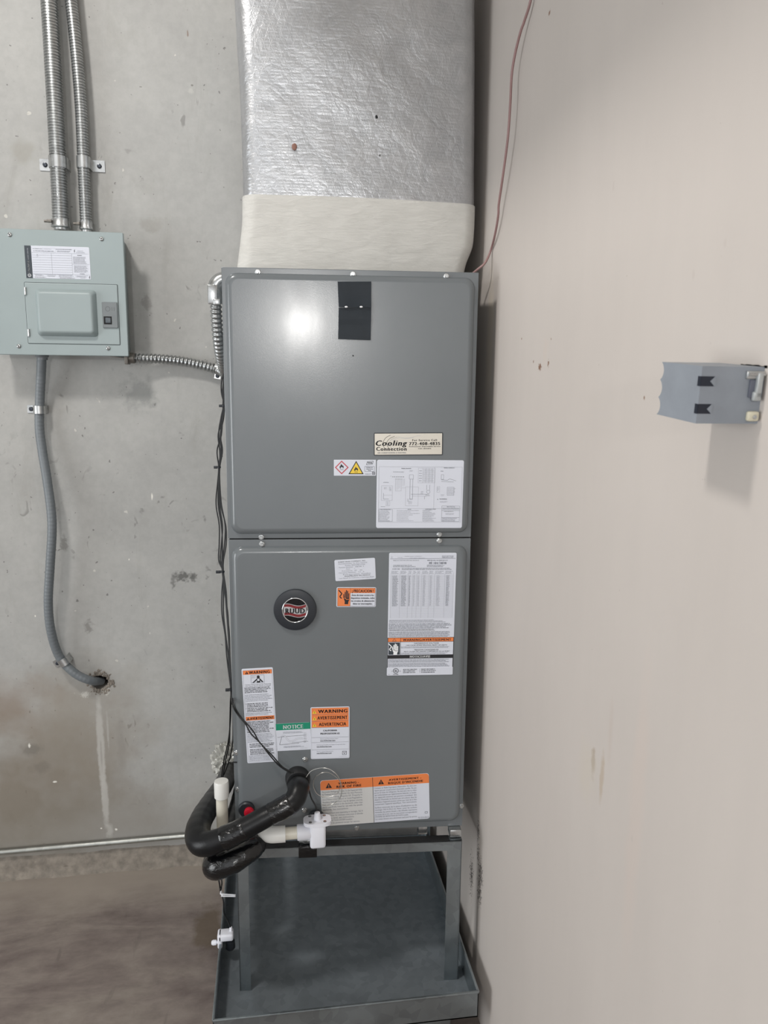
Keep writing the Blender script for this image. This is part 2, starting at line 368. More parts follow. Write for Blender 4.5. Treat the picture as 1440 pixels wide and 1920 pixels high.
# ------------------------------------------------------------------ the room
def wall_with_holes():
    holes = []
    for (x, y), r in (((187, 1279), .026), ((437, 1437), .05)):
        c = atY(x, y, YW); rnd = random.Random(int(x)); pts = []
        for i in range(22):
            a = 2*math.pi*i/22; q = r*(1+.22*(rnd.random()-.5)); pts.append(Vector((c.x+q*math.cos(a), YW, c.z+q*math.sin(a)*.85)))
        holes.append(pts)
    outer = [Vector((-4.5, YW, 0)), Vector((XW+.1, YW, 0)), Vector((XW+.1, YW, 4.2)), Vector((-4.5, YW, 4.2))]
    polys = [outer]+holes; flat = [v for p in polys for v in p]
    bm = B(); vs = [bm.verts.new(v) for v in flat]
    for t in tessellate_polygon(polys):
        try: bm.faces.new([vs[i] for i in t])
        except ValueError: pass
    k = 4
    for p in holes:
        front = vs[k:k+len(p)]; k += len(p)
        back = [bm.verts.new((v.x, YW+.12, v.z)) for v in p]
        for i in range(len(p)): bm.faces.new((front[i], front[(i+1) % len(p)], back[(i+1) % len(p)], back[i]))
        bm.faces.new(back)
    bk = [bm.verts.new((v.x, YW+.2, v.z)) for v in outer]
    for i in range(4): bm.faces.new((vs[i], vs[(i+1) % 4], bk[(i+1) % 4], bk[i]))
    bm.faces.new(bk)
    return bm
wall_back = structure(obj('wall_back', wall_with_holes(), M['concrete'], smooth=20))
wall_right = structure(obj('wall_right', bx(B(), XW, XW+.12, -4, YW, 0, 4.2), M['cream'], smooth=None))
floor = structure(obj('floor', bx(B(), -4.5, XW+.12, -4, YW+.2, -.1, 0), M['floor'], smooth=None))
ceiling = structure(obj('ceiling', bx(B(), -4.5, XW+.12, -4, YW+.2, 4.2, 4.3), plain('ceiling_paint', (200, 198, 192), .8), smooth=None))
# an unseen beam placed above and in front of the duct to shade the top of the duct and of the painted wall
XB = -.12; _t = (XB-KEY.x)/(XW-KEY.x); ZB = KEY.z+_t*(1.955-KEY.z)
for _i, (_a) in enumerate(((-4, DOOR[0], 0, 4.2), (DOOR[1], YW+.2, 0, 4.2), (DOOR[0], DOOR[1], DOOR[3], 4.2))):
    if _i == 0: _b = bmesh.new()
    bx(_b, -4.62, -4.5, _a[0], _a[1], _a[2], _a[3])
wall_left = structure(obj('wall_left', _b, plain('left_wall_paint', (190, 188, 182), .8), smooth=None))
beam = structure(obj('unseen_beam_1', bx(B(), XB-.04, XB+.04, -2.5, 1.5, ZB, ZB+.42, .004), plain('beam_paint', (170, 168, 162), .7), smooth=None))

# rough mortar ledge along the foot of the concrete wall
def ledge():
    bm = B(); xs = np.arange(-3.2, XW-.02, .012); prof = [(.0, .066), (.006, .058), (.013, .04), (.012, .02), (.022, .004), (.03, -.004)]
    rows = []
    for x in xs:
        row = []
        for j, (d, z) in enumerate(prof):
            a = noise.noise(Vector((x*14, j*.7, 0)))*.006+noise.noise(Vector((x*60, j*1.9, 3)))*.004
            b = noise.noise(Vector((x*9, j*.4, 7)))*.007
            row.append(bm.verts.new((x, YW-max(.0005, d+a) if j else YW+.002, z+b)))
        rows.append(row)
    for a, b in zip(rows, rows[1:]):
        for j in range(len(prof)-1): bm.faces.new((a[j], b[j], b[j+1], a[j+1]))
    return bm
obj('mortar_ledge', ledge(), M['mortar'], wall_back, smooth=60)
# ragged crust of broken concrete around the conduit hole, crumpled film stuffed into the pipe hole
def crust(c, r0, r1, amp, n=150, seed=1):
    bm = B(); rnd = random.Random(seed)
    for i in range(n):
        a = rnd.random()*6.283; r = r0+(r1-r0)*rnd.random()**1.6; s = amp*(.4+rnd.random())
        p = Vector((c.x+r*math.cos(a), YW-s*.2, c.z+r*math.sin(a)*.9))
        v = bmesh.ops.create_icosphere(bm, subdivisions=1, radius=s)['verts']
        for w in v: w.co = Vector((w.co.x*(.6+rnd.random()*.8), w.co.y*.55, w.co.z*(.6+rnd.random()*.8)))+p
    return bm
o = obj('broken_rim', crust(atY(187, 1279, YW), .026, .045, .0032, 170, 3), M['mortar'], wall_back, smooth=None); o['kind'] = 'stuff'

# ------------------------------------------------------------------ glyphs and print
CHARS = sorted(set("ABCDEFGHIJKLMNOPQRSTUVWXYZabcdefghijklmnopqrstuvwxyz0123456789.,-:/&()!'¡óíéèàâêù²°"))
GLY = {}
def build_glyphs():
    tmp = []
    for bold in (0, 1):
        for ch in CHARS+['||']:
            for body in ((ch,) if ch == '||' else (ch, '|'+ch+'|')):
                cu = bpy.data.curves.new('t', 'FONT'); cu.body = body; cu.size = 1; cu.resolution_u = 2
                cu.offset = 0.0
                ob = bpy.data.objects.new('t', cu); COL.objects.link(ob); tmp.append((bold, ch, body, ob, cu))
    bpy.context.view_layer.update(); dg = bpy.context.evaluated_depsgraph_get(); raw = {}
    for bold, ch, body, ob, cu in tmp:
        ev = ob.evaluated_get(dg); me = ev.to_mesh()
        vs = [(v.co.x, v.co.y) for v in me.vertices]; fs = [tuple(p.vertices) for p in me.polygons]; ev.to_mesh_clear()
        raw[(bold, body)] = (vs, fs)
    for bold in (0, 1):
        def wid(b): xs = [v[0] for v in raw[(bold, b)][0]]; return (max(xs)-min(xs)) if xs else 0
        base = wid('||')
        for ch in CHARS: GLY[(bold, ch)] = raw[(bold, ch)] + (max(.1, wid('|'+ch+'|')-base),)
    for _, _, _, ob, cu in tmp: bpy.data.objects.remove(ob); bpy.data.curves.remove(cu)
build_glyphs()

class Print:
    """flat print on a label; design units x right, y down, s metres per unit"""
    def __init__(s, dw, dh, w, h): s.dw, s.dh, s.sx, s.sy, s.w, s.h = dw, dh, w/dw, h/dh, w, h; s.L = {}
    def P(s, x, y): return ((x-s.dw/2)*s.sx, (s.dh/2-y)*s.sy)
    def add(s, mat, lev, pts, faces):
        vs, fs = s.L.setdefault((lev, mat, len(s.L) if mat in s.FIELDS else 0), ([], [])); b = len(vs)
        vs.extend(s.P(*p) for p in pts); fs.extend(tuple(b+i for i in f) for f in faces)
    def rect(s, mat, x0, y0, x1, y1, lev=1): s.add(mat, lev, [(x0, y0), (x1, y0), (x1, y1), (x0, y1)], [(0, 1, 2, 3)])
    def poly(s, mat, pts, lev=1):
        tr = tessellate_polygon([[Vector((p[0], p[1], 0)) for p in pts]]); s.add(mat, lev, pts, tr)
    def line(s, mat, pts, w, lev=2):
        for a, b in zip(pts, pts[1:]):
            dx, dy = b[0]-a[0], b[1]-a[1]; q = math.hypot(dx, dy) or 1; nx, ny = -dy/q*w/2, dx/q*w/2
            s.add(mat, lev, [(a[0]+nx, a[1]+ny), (b[0]+nx, b[1]+ny), (b[0]-nx, b[1]-ny), (a[0]-nx, a[1]-ny)], [(0, 1, 2, 3)])
    def frame(s, mat, x0, y0, x1, y1, w, lev=2): s.line(mat, [(x0, y0), (x1, y0), (x1, y1), (x0, y1), (x0, y0)], w, lev)
    def disc(s, mat, cx, cy, r, lev=2, n=24, inner=None, ry=None):
        k = (ry or r)/r
        if inner: s.line(mat, [(cx+(r+inner)/2*math.cos(6.2832*i/n), cy+k*(r+inner)/2*math.sin(6.2832*i/n)) for i in range(n+1)], r-inner, lev)
        else: s.poly(mat, [(cx+r*math.cos(6.2832*i/n), cy+k*r*math.sin(6.2832*i/n)) for i in range(n)], lev)
    def text(s, mat, t, x0, y0, x1, y1, bold=0, lev=3, shear=0, track=0, rot=False, desc=None):
        """text fitted to the box; y0..y1 is cap height (descenders hang below unless desc)"""
        vs, fs, x = [], [], 0
        for ch in t:
            if ch == ' ': x += .3+track; continue
            g = GLY.get((bold, ch)) or GLY[(bold, '-')]
            for dx in ((0, .03, .06, .09) if bold else (0,)):
                b = len(vs); vs.extend((v[0]+x+dx+v[1]*shear, v[1]) for v in g[0]); fs.extend(tuple(b+i for i in f) for f in g[1])
            x += g[2]+track+(.085 if bold else 0)
        if not vs: return
        xa = min(v[0] for v in vs); xb = max(v[0] for v in vs)
        H = .70
        if rot:   # reads upwards: x0..x1 is the cap height, y1 -> y0 the run
            s.add(mat, lev, [(x1-(v[1]/H)*(x1-x0), y1-(v[0]-xa)/(xb-xa)*(y1-y0)) for v in vs], fs)
        else:
            s.add(mat, lev, [(x0+(v[0]-xa)/(xb-xa)*(x1-x0), y1-v[1]/H*(y1-y0)) for v in vs], fs)
    def greek(s, mat, x0, y0, x1, y1, rows, fill=.5, ragged=.25, lev=2, seed=0, word=None):
        """lines of print too small to read: word-shaped dashes"""
        rnd = random.Random(seed+int(x0*7+y0*13)); st = (y1-y0)/rows; word = word or st*2.2
        for r in range(rows):
            x = x0; xe = x1-(x1-x0)*ragged*rnd.random(); ya = y0+st*r+st*(1-fill)/2
            h = st*fill; lw = h*.62; k = h*.2
            while x < xe:
                for _ in range(rnd.randint(2, 9)):          # a word of letter-like strokes
                    if x+lw > xe: break
                    q = rnd.random(); s.rect(mat, x, ya-(h*.3 if q > .8 else 0), x+k, ya+h, lev)
                    if q < .7: s.rect(mat, x+lw-k*1.6, ya, x+lw-k*.6, ya+h, lev)
                    z = ya if q < .4 else ya+h-k if q < .75 else ya+h*.42
                    s.rect(mat, x, z, x+lw*.8, z+k, lev); x += lw
                x += lw*.75
                if x+lw > xe: break
    def hand(s, mat, x0, y0, x1, y1, lev=2):
        X = lambda u: x0+(x1-x0)*u
        Y = lambda v: y0+(y1-y0)*v
        s.poly(mat, [(X(.22), Y(1)), (X(.25), Y(.8)), (X(.02), Y(.55)), (X(0), Y(.30)), (X(.12), Y(.28)), (X(.16), Y(.48)), (X(.24), Y(.56)), (X(.96), Y(.56)), (X(.98), Y(.68)), (X(.82), Y(.84)), (X(.8), Y(1))], lev)
        for a, b, t in ((.22, .38, .12), (.42, .58, 0), (.62, .77, .06), (.81, .95, .22)): s.poly(mat, [(X(a), Y(.57)), (X(a), Y(t+.04)), (X((a+b)/2), Y(t)), (X(b), Y(t+.04)), (X(b), Y(.57))], lev)
    def flame(s, mat, cx, cy, w, h, lev=3):
        pts = [(-.5, .2), (-.42, -.1), (-.3, .02), (-.22, -.3), (-.05, -.5), (.02, -.2), (.12, -.32), (.22, -.05), (.32, -.18), (.48, .1), (.45, .3), (.25, .5), (.3, .3), (.1, .1), (0, .25), (-.12, .12), (-.25, .35), (-.2, .5), (-.4, .42)]
        s.poly(mat, [(cx+a*w, cy+b*h) for a, b in pts], lev)
    def warn(s, matt, matm, cx, y0, y1, lev=3):
        h = y1-y0; s.poly(matt, [(cx, y0), (cx+h*.62, y1), (cx-h*.62, y1)], lev)
        s.rect(matm, cx-h*.06, y0+h*.35, cx+h*.06, y0+h*.7, lev+1); s.rect(matm, cx-h*.06, y0+h*.78, cx+h*.06, y0+h*.9, lev+1)
    NAMES = {'blackprint': 'black_lettering', 'greyprint': 'fine_print', 'paleprint': 'pale_lines', 'whiteprint': 'white_lettering', 'orange': 'orange_band', 'yellow': 'yellow_sign', 'red': 'red_border', 'green': 'green_band', 'paper': 'white_field', 'softblack': 'black_field', 'silver': 'silver_field', 'paperwarm': 'warm_field'}
    FIELDS = ('paperwarm', 'orange', 'green', 'softblack', 'yellow', 'red', 'silver')
    def build(s, parent, y):
        for (lev, mat, k), (vs, fs) in sorted(s.L.items()):
            me = bpy.data.meshes.new('print'); me.from_pydata([(v[0], y-lev*.00012, v[1]) for v in vs], [], fs); me.update()
            o = link(s.NAMES.get(mat, 'print'), me, M[mat], parent)
            if mat not in s.FIELDS: o['kind'] = 'stuff'
def sticker(name, label, parent, quad, facefn, off, dw, dh, mat='paper', r=.003, rot_extra=0, thick=.0006, top_only=False):
    """quad: four pixel corners tl,tr,br,bl; facefn maps a pixel to plane coordinates"""
    tl, tr, br, bl = [facefn(*q) for q in quad]
    w = ((tr-tl).length+(br-bl).length)/2; h = ((tl-bl).length+(tr-br).length)/2; c = (tl+tr+br+bl)/4
    d = (tr-tl)+(br-bl); ang = math.atan2(d.y, d.x)
    bm = B(); pan(bm, -w/2, w/2, -h/2, h/2, [(0, 0, r), (0, -thick*.7, r), (.0003, -thick, r)], 4)
    o = obj(name, bm, M[mat], parent, 30, loc=(c.x, off, c.y), rot=(0, -ang, 0))
    if label: o['label'] = label
    p = Print(dw, dh, w, h); p.y = -thick; return o, p

# ------------------------------------------------------------------ air handler
ah = thing('air_handler', 'tall grey air handler cabinet covered in warning labels, on a metal stand', 'air handler', UNIT_O, UNIT_A)
bm = B(); bx(bm, .002, UW-.002, .004, UD, 0, UH, .003)
obj('cabinet', bm, M['cab'], ah)
V_SEAM = face(660, 1010).y
PAN = .011
def door(z0, z1, xa, xb, za, zb, name):
    bm = B()
    pan(bm, 0, UW, z0, z1, [(0, .02, .001), (0, .0006, .001), (.0006, 0, .001)], 1)
    r = .022
    pan(bm, xa, xb, za, zb, [(0, .0005, r), (.0012, -.003, r), (.004, -.0075, r*.9), (.0085, -PAN+.0008, r*.8), (.013, -PAN, r*.7)], 7, back=False)
    return obj(name, bm, M['cab'], ah, 40)
f = face
door(V_SEAM+.0022, UH+.002, f(428, 760).x, f(884, 760).x, f(660, 1000).y, f(660, 516).y, 'upper_panel')
door(.0, V_SEAM-.0008, f(441, 1290).x, f(868, 1290).x, f(660, 1545).y, f(660, 1023).y, 'lower_panel')
bm = B(); bx(bm, .003, UW-.003, .003, .02, V_SEAM-.003, V_SEAM+.004); obj('seam_gasket', bm, M['dark'], ah)
def screw_mesh():
    bm = B(); lathe(bm, [(.0062, .0), (.0062, -.0008), (.0052, -.0018), (.0040, -.0019)], (0, 0, 0), (0, 1, 0), 16)
    pts = []
    lathe(bm, [(.0042, -.0017), (.0042, -.0050), (.0036, -.0056), (.0018, -.0056), (.0014, -.0048)], (0, 0, 0), (0, 1, 0), 6); return mesh_of(bm, 'screw', 30)
SCREW = screw_mesh()
for (x, y), off in (((483, 510), 0), ((662, 514), 0), ((837, 518), 0), ((490, 1007), 0), ((824, 1002), 0), ((491, 1020), 0), ((824, 1014), 0), ((444, 1411), 0), ((446, 1480), 0),
                    ((572, 1424), -PAN), ((571, 1519), -PAN), ((865, 1511), 0), ((669, 1552), 0)):
    u = f(x, y, off); link('screw', SCREW, M['zinc'], ah, loc=(u.x, off, u.y), rot=(0, random.random(), 0))
# small hole and dimple
u = f(662, 667, -PAN); bm = B(); lathe(bm, [(.0016, .004), (.0016, -.0002)], (0, 0, 0), (0, 1, 0), 12); obj('drilled_hole', bm, M['dark'], ah, loc=(u.x, -PAN, u.y))
# two overlapping black tape flaps
fp = lambda x, y: face(x, y, -PAN)
def flap(quad, name, bulge):
    tl, tr, br, bl = [fp(*q) for q in quad]; bm = B(); N, K = 8, 8; g = []
    for j in range(K+1):
        row = []
        for i in range(N+1):
            a = tl.lerp(tr, i/N); b = bl.lerp(br, i/N); p = a.lerp(b, j/K); row.append(bm.verts.new((p.x, -PAN-.0012-bulge(i/N, j/K), p.y)))
        g.append(row)
    for j in range(K):
        for i in range(N): bm.faces.new((g[j][i], g[j][i+1], g[j+1][i+1], g[j+1][i]))
    bmesh.ops.solidify(bm, geom=bm.faces[:], thickness=.0008)
    return obj(name, bm, M['softblack'], ah, 40)
flap(((635, 577), (696, 577), (695, 638), (634, 636)), 'tape_strip', lambda a, b: .0022*math.exp(-((b-.32)/.1)**2)+.0006)
flap(((633, 528), (696, 528), (696, 577), (635, 576)), 'tape_strip', lambda a, b: .004*b**3+.0008*math.sin(a*7)*b+.0012*math.exp(-((b-.12)/.08)**2))
for x in (649, 677):
    u = fp(x, 576); bm = B(); v = bmesh.ops.create_icosphere(bm, subdivisions=2, radius=.0034)['verts']
    for w in v: w.co.y *= .4; w.co.z *= .55
    obj('white_fleck', bm, M['whiteprint'], ah, 60, loc=(u.x, -PAN-.0068, u.y))  # small white flecks where the two tape flaps meet

# ---- service plate
o, p = sticker('service_plate', 'black framed silver plate with service telephone number', ah, ((701, 811.5), (830, 811), (830, 853), (701, 854)), fp, -PAN, 1242, 414, 'black', .0015, thick=.0012)
p.rect('silver', 14, 14, 1228, 400, 1)
p.text('blackprint', 'Cooling', 30, 138, 600, 236, 1, 3, .22); p.text('blackprint', 'Connection', 40, 258, 590, 328, 1)
p.text('greyprint', 'AIR CONDITIONING & HEATING', 65, 354, 575, 378, 1, track=.1)
p.text('blackprint', 'For Service Call', 690, 120, 1135, 154, 1, track=.08); p.text('blackprint', '772-408-4835', 632, 172, 1195, 228, 1)
p.text('blackprint', 'Professional, Dependable Service', 632, 242, 1200, 262, 1); p.text('blackprint', 'CAC 1815474', 795, 282, 1028, 302, 1)
def arc(pts): return [(v.x, v.y) for v in catmull([Vector((a, b, 0)) for a, b in pts], 6)]
for dx, m_, w in ((0, 'blackprint', 7), (72, 'blackprint', 7), (118, 'greyprint', 4), (160, 'paleprint', 4)):
    p.line(m_, arc([(300+dx, 42+dx*.28), (215+dx*.98, 90+dx*.2), (165+dx*.95, 170), (168+dx, 235), (195+dx*1.05, 285)]), w, 2)
p.line('paleprint', arc([(430, 72), (600, 98), (780, 60), (850, 58)]), 4); p.line('paleprint', arc([(480, 100), (620, 104), (720, 80)]), 4)
p.build(o, p.y)
# ---- flammability label
o, p = sticker('flammability_label', 'white strip with red diamond and yellow triangle flame signs', ah, ((626, 862), (705, 862), (705, 892), (626, 892)), fp, -PAN, 402, 154, 'paper', .0006)
p.poly('red', [(74, 8), (141, 74), (74, 140), (9, 74)], 1); p.poly('paper', [(74, 22), (127, 74), (74, 126), (23, 74)], 2)
p.flame('blackprint', 74, 62, 40, 50); p.rect('blackprint', 58, 94, 92, 97, 3)
p.poly('blackprint', [(212, 10), (284, 139), (138, 139)], 1); p.poly('yellow', [(212, 26), (270, 131), (153, 131)], 2); p.flame('blackprint', 212, 88, 38, 46); p.rect('blackprint', 196, 116, 228, 120, 3)
p.line('blackprint', [(318, 18), (375, 12), (368, 42), (310, 48), (318, 18)], 3); p.text('blackprint', 'R454B', 322, 22, 364, 36, 1)
p.frame('greyprint', 294, 64, 386, 112, 3)
for i, t in enumerate(('Refrigerant', 'Safety Group', 'A2L')): p.text('blackprint', t, 308+(18 if i == 2 else 0), 69+i*15, 372-(18 if i == 2 else 0), 77+i*15, 1)
p.greek('greyprint', 294, 133, 362, 142, 1, .7, 0); p.frame('blackprint', 367, 118, 390, 142, 4); p.rect('greyprint', 373, 124, 385, 136, 2)
p.build(o, p.y)
# ---- wiring diagram
o, p = sticker('wiring_diagram', 'large white label with a thin-lined wiring diagram', ah, ((706, 862), (869, 863), (867, 990), (706, 990)), fp, -PAN, 835, 664, 'paper', .004)
ln = lambda *a: p.line('paleprint', a, 2.2); gl = lambda *a: p.line('greyprint', a, 2.6)
p.frame('paleprint', 20, 66, 820, 605, 2.4); ln((20, 472), (820, 472)); ln((555, 66), (552, 472)); p.text('greyprint', 'WIRING DIAGRAM', 232, 78, 326, 86, 1); p.text('greyprint', 'WIRING SCHEMATIC', 640, 70, 745, 78, 1)
for i in range(7): p.rect('blackprint', 150+i*17, 160, 157+i*17, 166, 2); ln((180+i*14, 180), (180+i*14, 300-i*9))
p.greek('paleprint', 130, 150, 145, 164, 2); p.greek('paleprint', 155, 108, 262, 124, 1); p.greek('paleprint', 175, 178, 262, 190, 1)
p.frame('paleprint', 46, 250, 150, 392, 2.2); p.greek('greyprint', 64, 214, 116, 222, 1, .7, 0); p.greek('paleprint', 118, 258, 142, 302, 6); p.greek('paleprint', 70, 262, 105, 285, 2)
gl((66, 320), (66, 378), (118, 378)); ln((66, 340), (150, 340)); p.frame('paleprint', 92, 400, 128, 445, 2); p.greek('paleprint', 100, 406, 122, 440, 4); p.greek('greyprint', 42, 448, 88, 456, 1)
gl((320, 182), (320, 380)); gl((345, 182), (345, 380)); p.frame('greyprint', 312, 142, 350, 184, 2); gl((318, 380), (348, 380)); p.greek('paleprint', 312, 98, 352, 112, 1); gl((330, 332), (490, 332)); ln((345, 350), (480, 350)); p.disc('greyprint', 497, 308, 18, 2, 18, 15.5)
p.frame('paleprint', 278, 260, 400, 445, 2); ln((180, 300), (235, 300), (235, 270), (278, 270)); p.greek('greyprint', 318, 374, 346, 384, 1); p.greek('paleprint', 306, 396, 350, 430, 3); p.greek('paleprint', 296, 374, 312, 404, 2)
p.frame('paleprint', 396, 78, 558, 220, 2); p.greek('greyprint', 404, 92, 436, 212, 5, .22, .1)
for i in range(4): ln((440+i*30, 78), (440+i*30, 220))
p.greek('paleprint', 446, 84, 552, 214, 11, .4, .1); gl((480, 240), (480, 290)); gl((510, 240), (510, 290)); ln((497, 326), (497, 350)); p.greek('paleprint', 470, 332, 520, 350, 2); p.greek('paleprint', 425, 300, 455, 330, 3); gl((462, 350), (462, 380))
p.greek('greyprint', 612, 100, 655, 112, 1); p.frame('greyprint', 618, 140, 642, 186, 2); gl((620, 190), (680, 194), (700, 180), (765, 200)); gl((620, 206), (740, 210)); p.frame('paleprint', 580, 254, 606, 312, 2); p.greek('paleprint', 584, 262, 602, 300, 3)
p.frame('greyprint', 680, 262, 745, 340, 2); p.greek('greyprint', 686, 270, 775, 334, 6, .3, .4); p.greek('paleprint', 620, 330, 660, 350, 2); p.warn('greyprint', 'paper', 590, 374, 384); p.text('blackprint', 'WARNING', 606, 374, 680, 381, 1); p.greek('paleprint', 612, 396, 690, 414, 2)
p.frame('greyprint', 24, 480, 155, 598, 2); p.text('greyprint', 'FIELD INFORMATION', 40, 478, 135, 485, 1); p.greek('greyprint', 28, 492, 150, 598, 9, .38, .5)
p.text('greyprint', 'NOTES', 302, 476, 335, 483, 1); p.greek('greyprint', 196, 484, 430, 600, 8, .24, .6); p.text('greyprint', 'COMPONENT CODES', 470, 474, 575, 481, 1); p.greek('greyprint', 446, 482, 580, 600, 12, .34, .5)
p.frame('greyprint', 632, 446, 806, 598, 2); p.text('greyprint', 'WIRE COLOR CODE', 680, 450, 760, 457, 1); p.greek('greyprint', 640, 462, 800, 482, 2, .4); gl((632, 490), (806, 490)); p.greek('blackprint', 655, 496, 780, 504, 1); p.greek('paleprint', 670, 514, 765, 534, 2); gl((632, 560), (806, 560)); p.greek('greyprint', 638, 562, 800, 598, 3, .45)
p.build(o, p.y)
# ---- pale typewritten label
o, p = sticker('data_label', 'small tilted white label with typewritten lines', ah, ((627, 1050), (703, 1046), (705, 1085), (629, 1090)), fp, -PAN, 390, 210, 'paper', .003)
for i, (t, a, b) in enumerate((('RHEEM SALES COMPANY, INC.', 36, 300), ('Acondicionador de Aire Central', 34, 310), ('Modelo: RH2TZ4821STAN', 100, 290), ('Tension Nominal:   208/240  V', 38, 280), ('Fase:     1', 108, 190), ('Frecuencia:  60    Hz', 68, 262), ('Corriente Nominal:   3.3   A', 36, 280), ('Refrigerante: Fluidos', 76, 340), ('ENSAMBLADO EN MEXICO', 90, 335), ('Leer Manual de Instalacion y Operacion Antes', 36, 372))):
    p.text('greyprint' if i not in (0, 8) else 'blackprint', t, a, 16+i*18, b, 27+i*18, 0, track=.06)
p.greek('paleprint', 300, 190, 370, 198, 1); p.build(o, p.y)
# ---- orange caution label
o, p = sticker('caution_label', 'small orange and white caution label with shocked hand', ah, ((631, 1101), (705, 1101), (705, 1138), (631, 1138)), fp, -PAN, 495, 262, 'paper', .003)
p.rect('orange', 12, 10, 172, 248); p.rect('orange', 172, 10, 484, 76); p.frame('blackprint', 12, 10, 484, 250, 3); p.line('blackprint', [(172, 10), (172, 248)], 2.5)
p.hand('blackprint', 84, 34, 162, 224); p.line('blackprint', [(26, 38), (66, 84), (40, 124), (64, 148)], 14, 2); p.line('orange', [(86, 150), (104, 138), (122, 160), (160, 158)], 7, 4)
p.text('blackprint', '¡ PRECAUCION !', 192, 28, 462, 68, 1)
for i, t in enumerate(('Antes de tener acceso a los', 'dispositivos terminales, todos', 'los circuitos de alimentación', 'deben ser interrumpidos.')): p.text('blackprint', t, (188, 180, 184, 204)[i], 92+i*38, (466, 476, 472, 452)[i], 114+i*38, 1)
p.build(o, p.y)
# ---- rating plate with warning band, and the listing strip below it
o, p = sticker('rating_plate', 'tall white rating plate with a table and an orange warning band', ah, ((729.5, 1037), (856, 1036), (849.5, 1251), (726, 1252)), fp, -PAN, 655, 1105, 'paper', .003)
p.text('paleprint', 'RHEEM SALES COMPANY', 150, 28, 315, 37); p.text('paleprint', 'FORT SMITH, ARKANSAS', 200, 44, 345, 53); p.greek('paleprint', 20, 30, 40, 52, 2); p.greek('paleprint', 80, 38, 130, 48, 1)
p.greek('greyprint', 512, 24, 636, 50, 2, .5, .1); p.line('greyprint', [(10, 56), (645, 52)], 3)
p.greek('paleprint', 40, 66, 295, 76, 1, .8, 0); p.greek('greyprint', 370, 66, 570, 76, 1, .8, 0); p.greek('greyprint', 388, 86, 560, 106, 1, .95, 0, word=5); p.greek('greyprint', 40, 110, 300, 136, 2, .5, .3); p.greek('greyprint', 368, 110, 570, 136, 2, .5, .3)
p.greek('greyprint', 34, 146, 110, 156, 1, .8, 0); p.greek('greyprint', 124, 140, 625, 162, 2, .55, .1)
xs = [20, 108, 186, 232, 272, 320, 390, 446, 545, 630]
for x in xs: p.line('paleprint', [(x, 186), (x, 618)], 1.8)
for i in range(41): p.line('paleprint', [(20, 210+i*10.2), (630, 210+i*10.2)], 1.4)
for a, b in zip(xs, xs[1:]): p.greek('greyprint', a+5, 168, b-6, 200, 3, .4, .3); p.greek('greyprint' if a in (20, 108, 186, 545) else 'paleprint', a+(b-a)*.18, 212, a+(b-a)*(.85 if a < 110 else .6), 506, 29, .5, .25, word=16)
p.greek('greyprint', 12, 634, 640, 666, 3, .5, .3); p.greek('greyprint', 8, 670, 640, 724, 4, .6, .2); p.greek('blackprint', 8, 726, 480, 744, 2, .55, .1); p.greek('greyprint', 8, 748, 640, 804, 5, .6, .1)
p.rect('blackprint', 0, 808, 655, 1105, 1); p.rect('orange', 5, 812, 650, 848, 2); p.rect('paper', 5, 852, 650, 978, 2); p.rect('paper', 5, 1014, 648, 1100, 2); p.rect('softblack', 10, 856, 122, 974, 3)
p.line('blackprint', [(128, 812), (128, 978)], 3, 4); p.text('blackprint', 'WARNING/AVERTISSEMENT', 150, 820, 628, 842, 1); p.line('blackprint', [(66, 816), (84, 843), (48, 843), (66, 816)], 2, 4)
p.hand('whiteprint', 44, 864, 108, 974, 4); p.line('whiteprint', [(10, 866), (40, 896), (18, 922), (36, 936)], 9, 4); p.line('blackprint', [(42, 928), (66, 926), (80, 938), (108, 936)], 4, 5)
p.text('blackprint', 'HAZARDOUS VOLTAGE', 262, 858, 505, 872, 0, 4); p.text('blackprint', 'CAN CAUSE SEVERE PERSONAL INJURY OR DEATH', 180, 878, 588, 890, 0, 4); p.greek('greyprint', 132, 894, 634, 914, 2, .5, .2, 4)
p.text('blackprint', 'TENSION DANGEREUSE', 262, 922, 505, 936, 0, 4); p.text('blackprint', 'PEUT CAUSER DES LESIONS CORPORELLES OU LA MORT', 164, 940, 616, 952, 0, 4); p.greek('greyprint', 132, 956, 610, 976, 2, .5, .2, 4)
p.text('whiteprint', 'NOTICE/AVIS', 222, 984, 424, 1006, 1, 4); p.greek('greyprint', 10, 1020, 636, 1054, 3, .55, .1, 4); p.greek('greyprint', 10, 1058, 620, 1098, 4, .55, .12, 4)
p.build(o, p.y)
o, p = sticker('listing_label', 'white strip with a round listing mark', ah, ((725.5, 1251), (849, 1250), (848.5, 1264), (725, 1267)), fp, -PAN-.0007, 640, 84, 'paper', .002)
p.disc('blackprint', 86, 34, 27, 2, 26, 22); p.text('blackprint', 'UL', 73, 22, 99, 46, 1); p.text('greyprint', 'C', 44, 32, 56, 44); p.text('greyprint', 'US', 118, 32, 134, 44); p.text('blackprint', 'LISTED', 62, 66, 110, 76, 1)
p.greek('blackprint', 156, 14, 295, 62, 3, .5, .2); p.line('greyprint', [(318, 18), (318, 60)], 2); p.greek('blackprint', 332, 14, 495, 62, 3, .5, .2); p.greek('greyprint', 10, 66, 36, 74, 1); p.build(o, p.y)
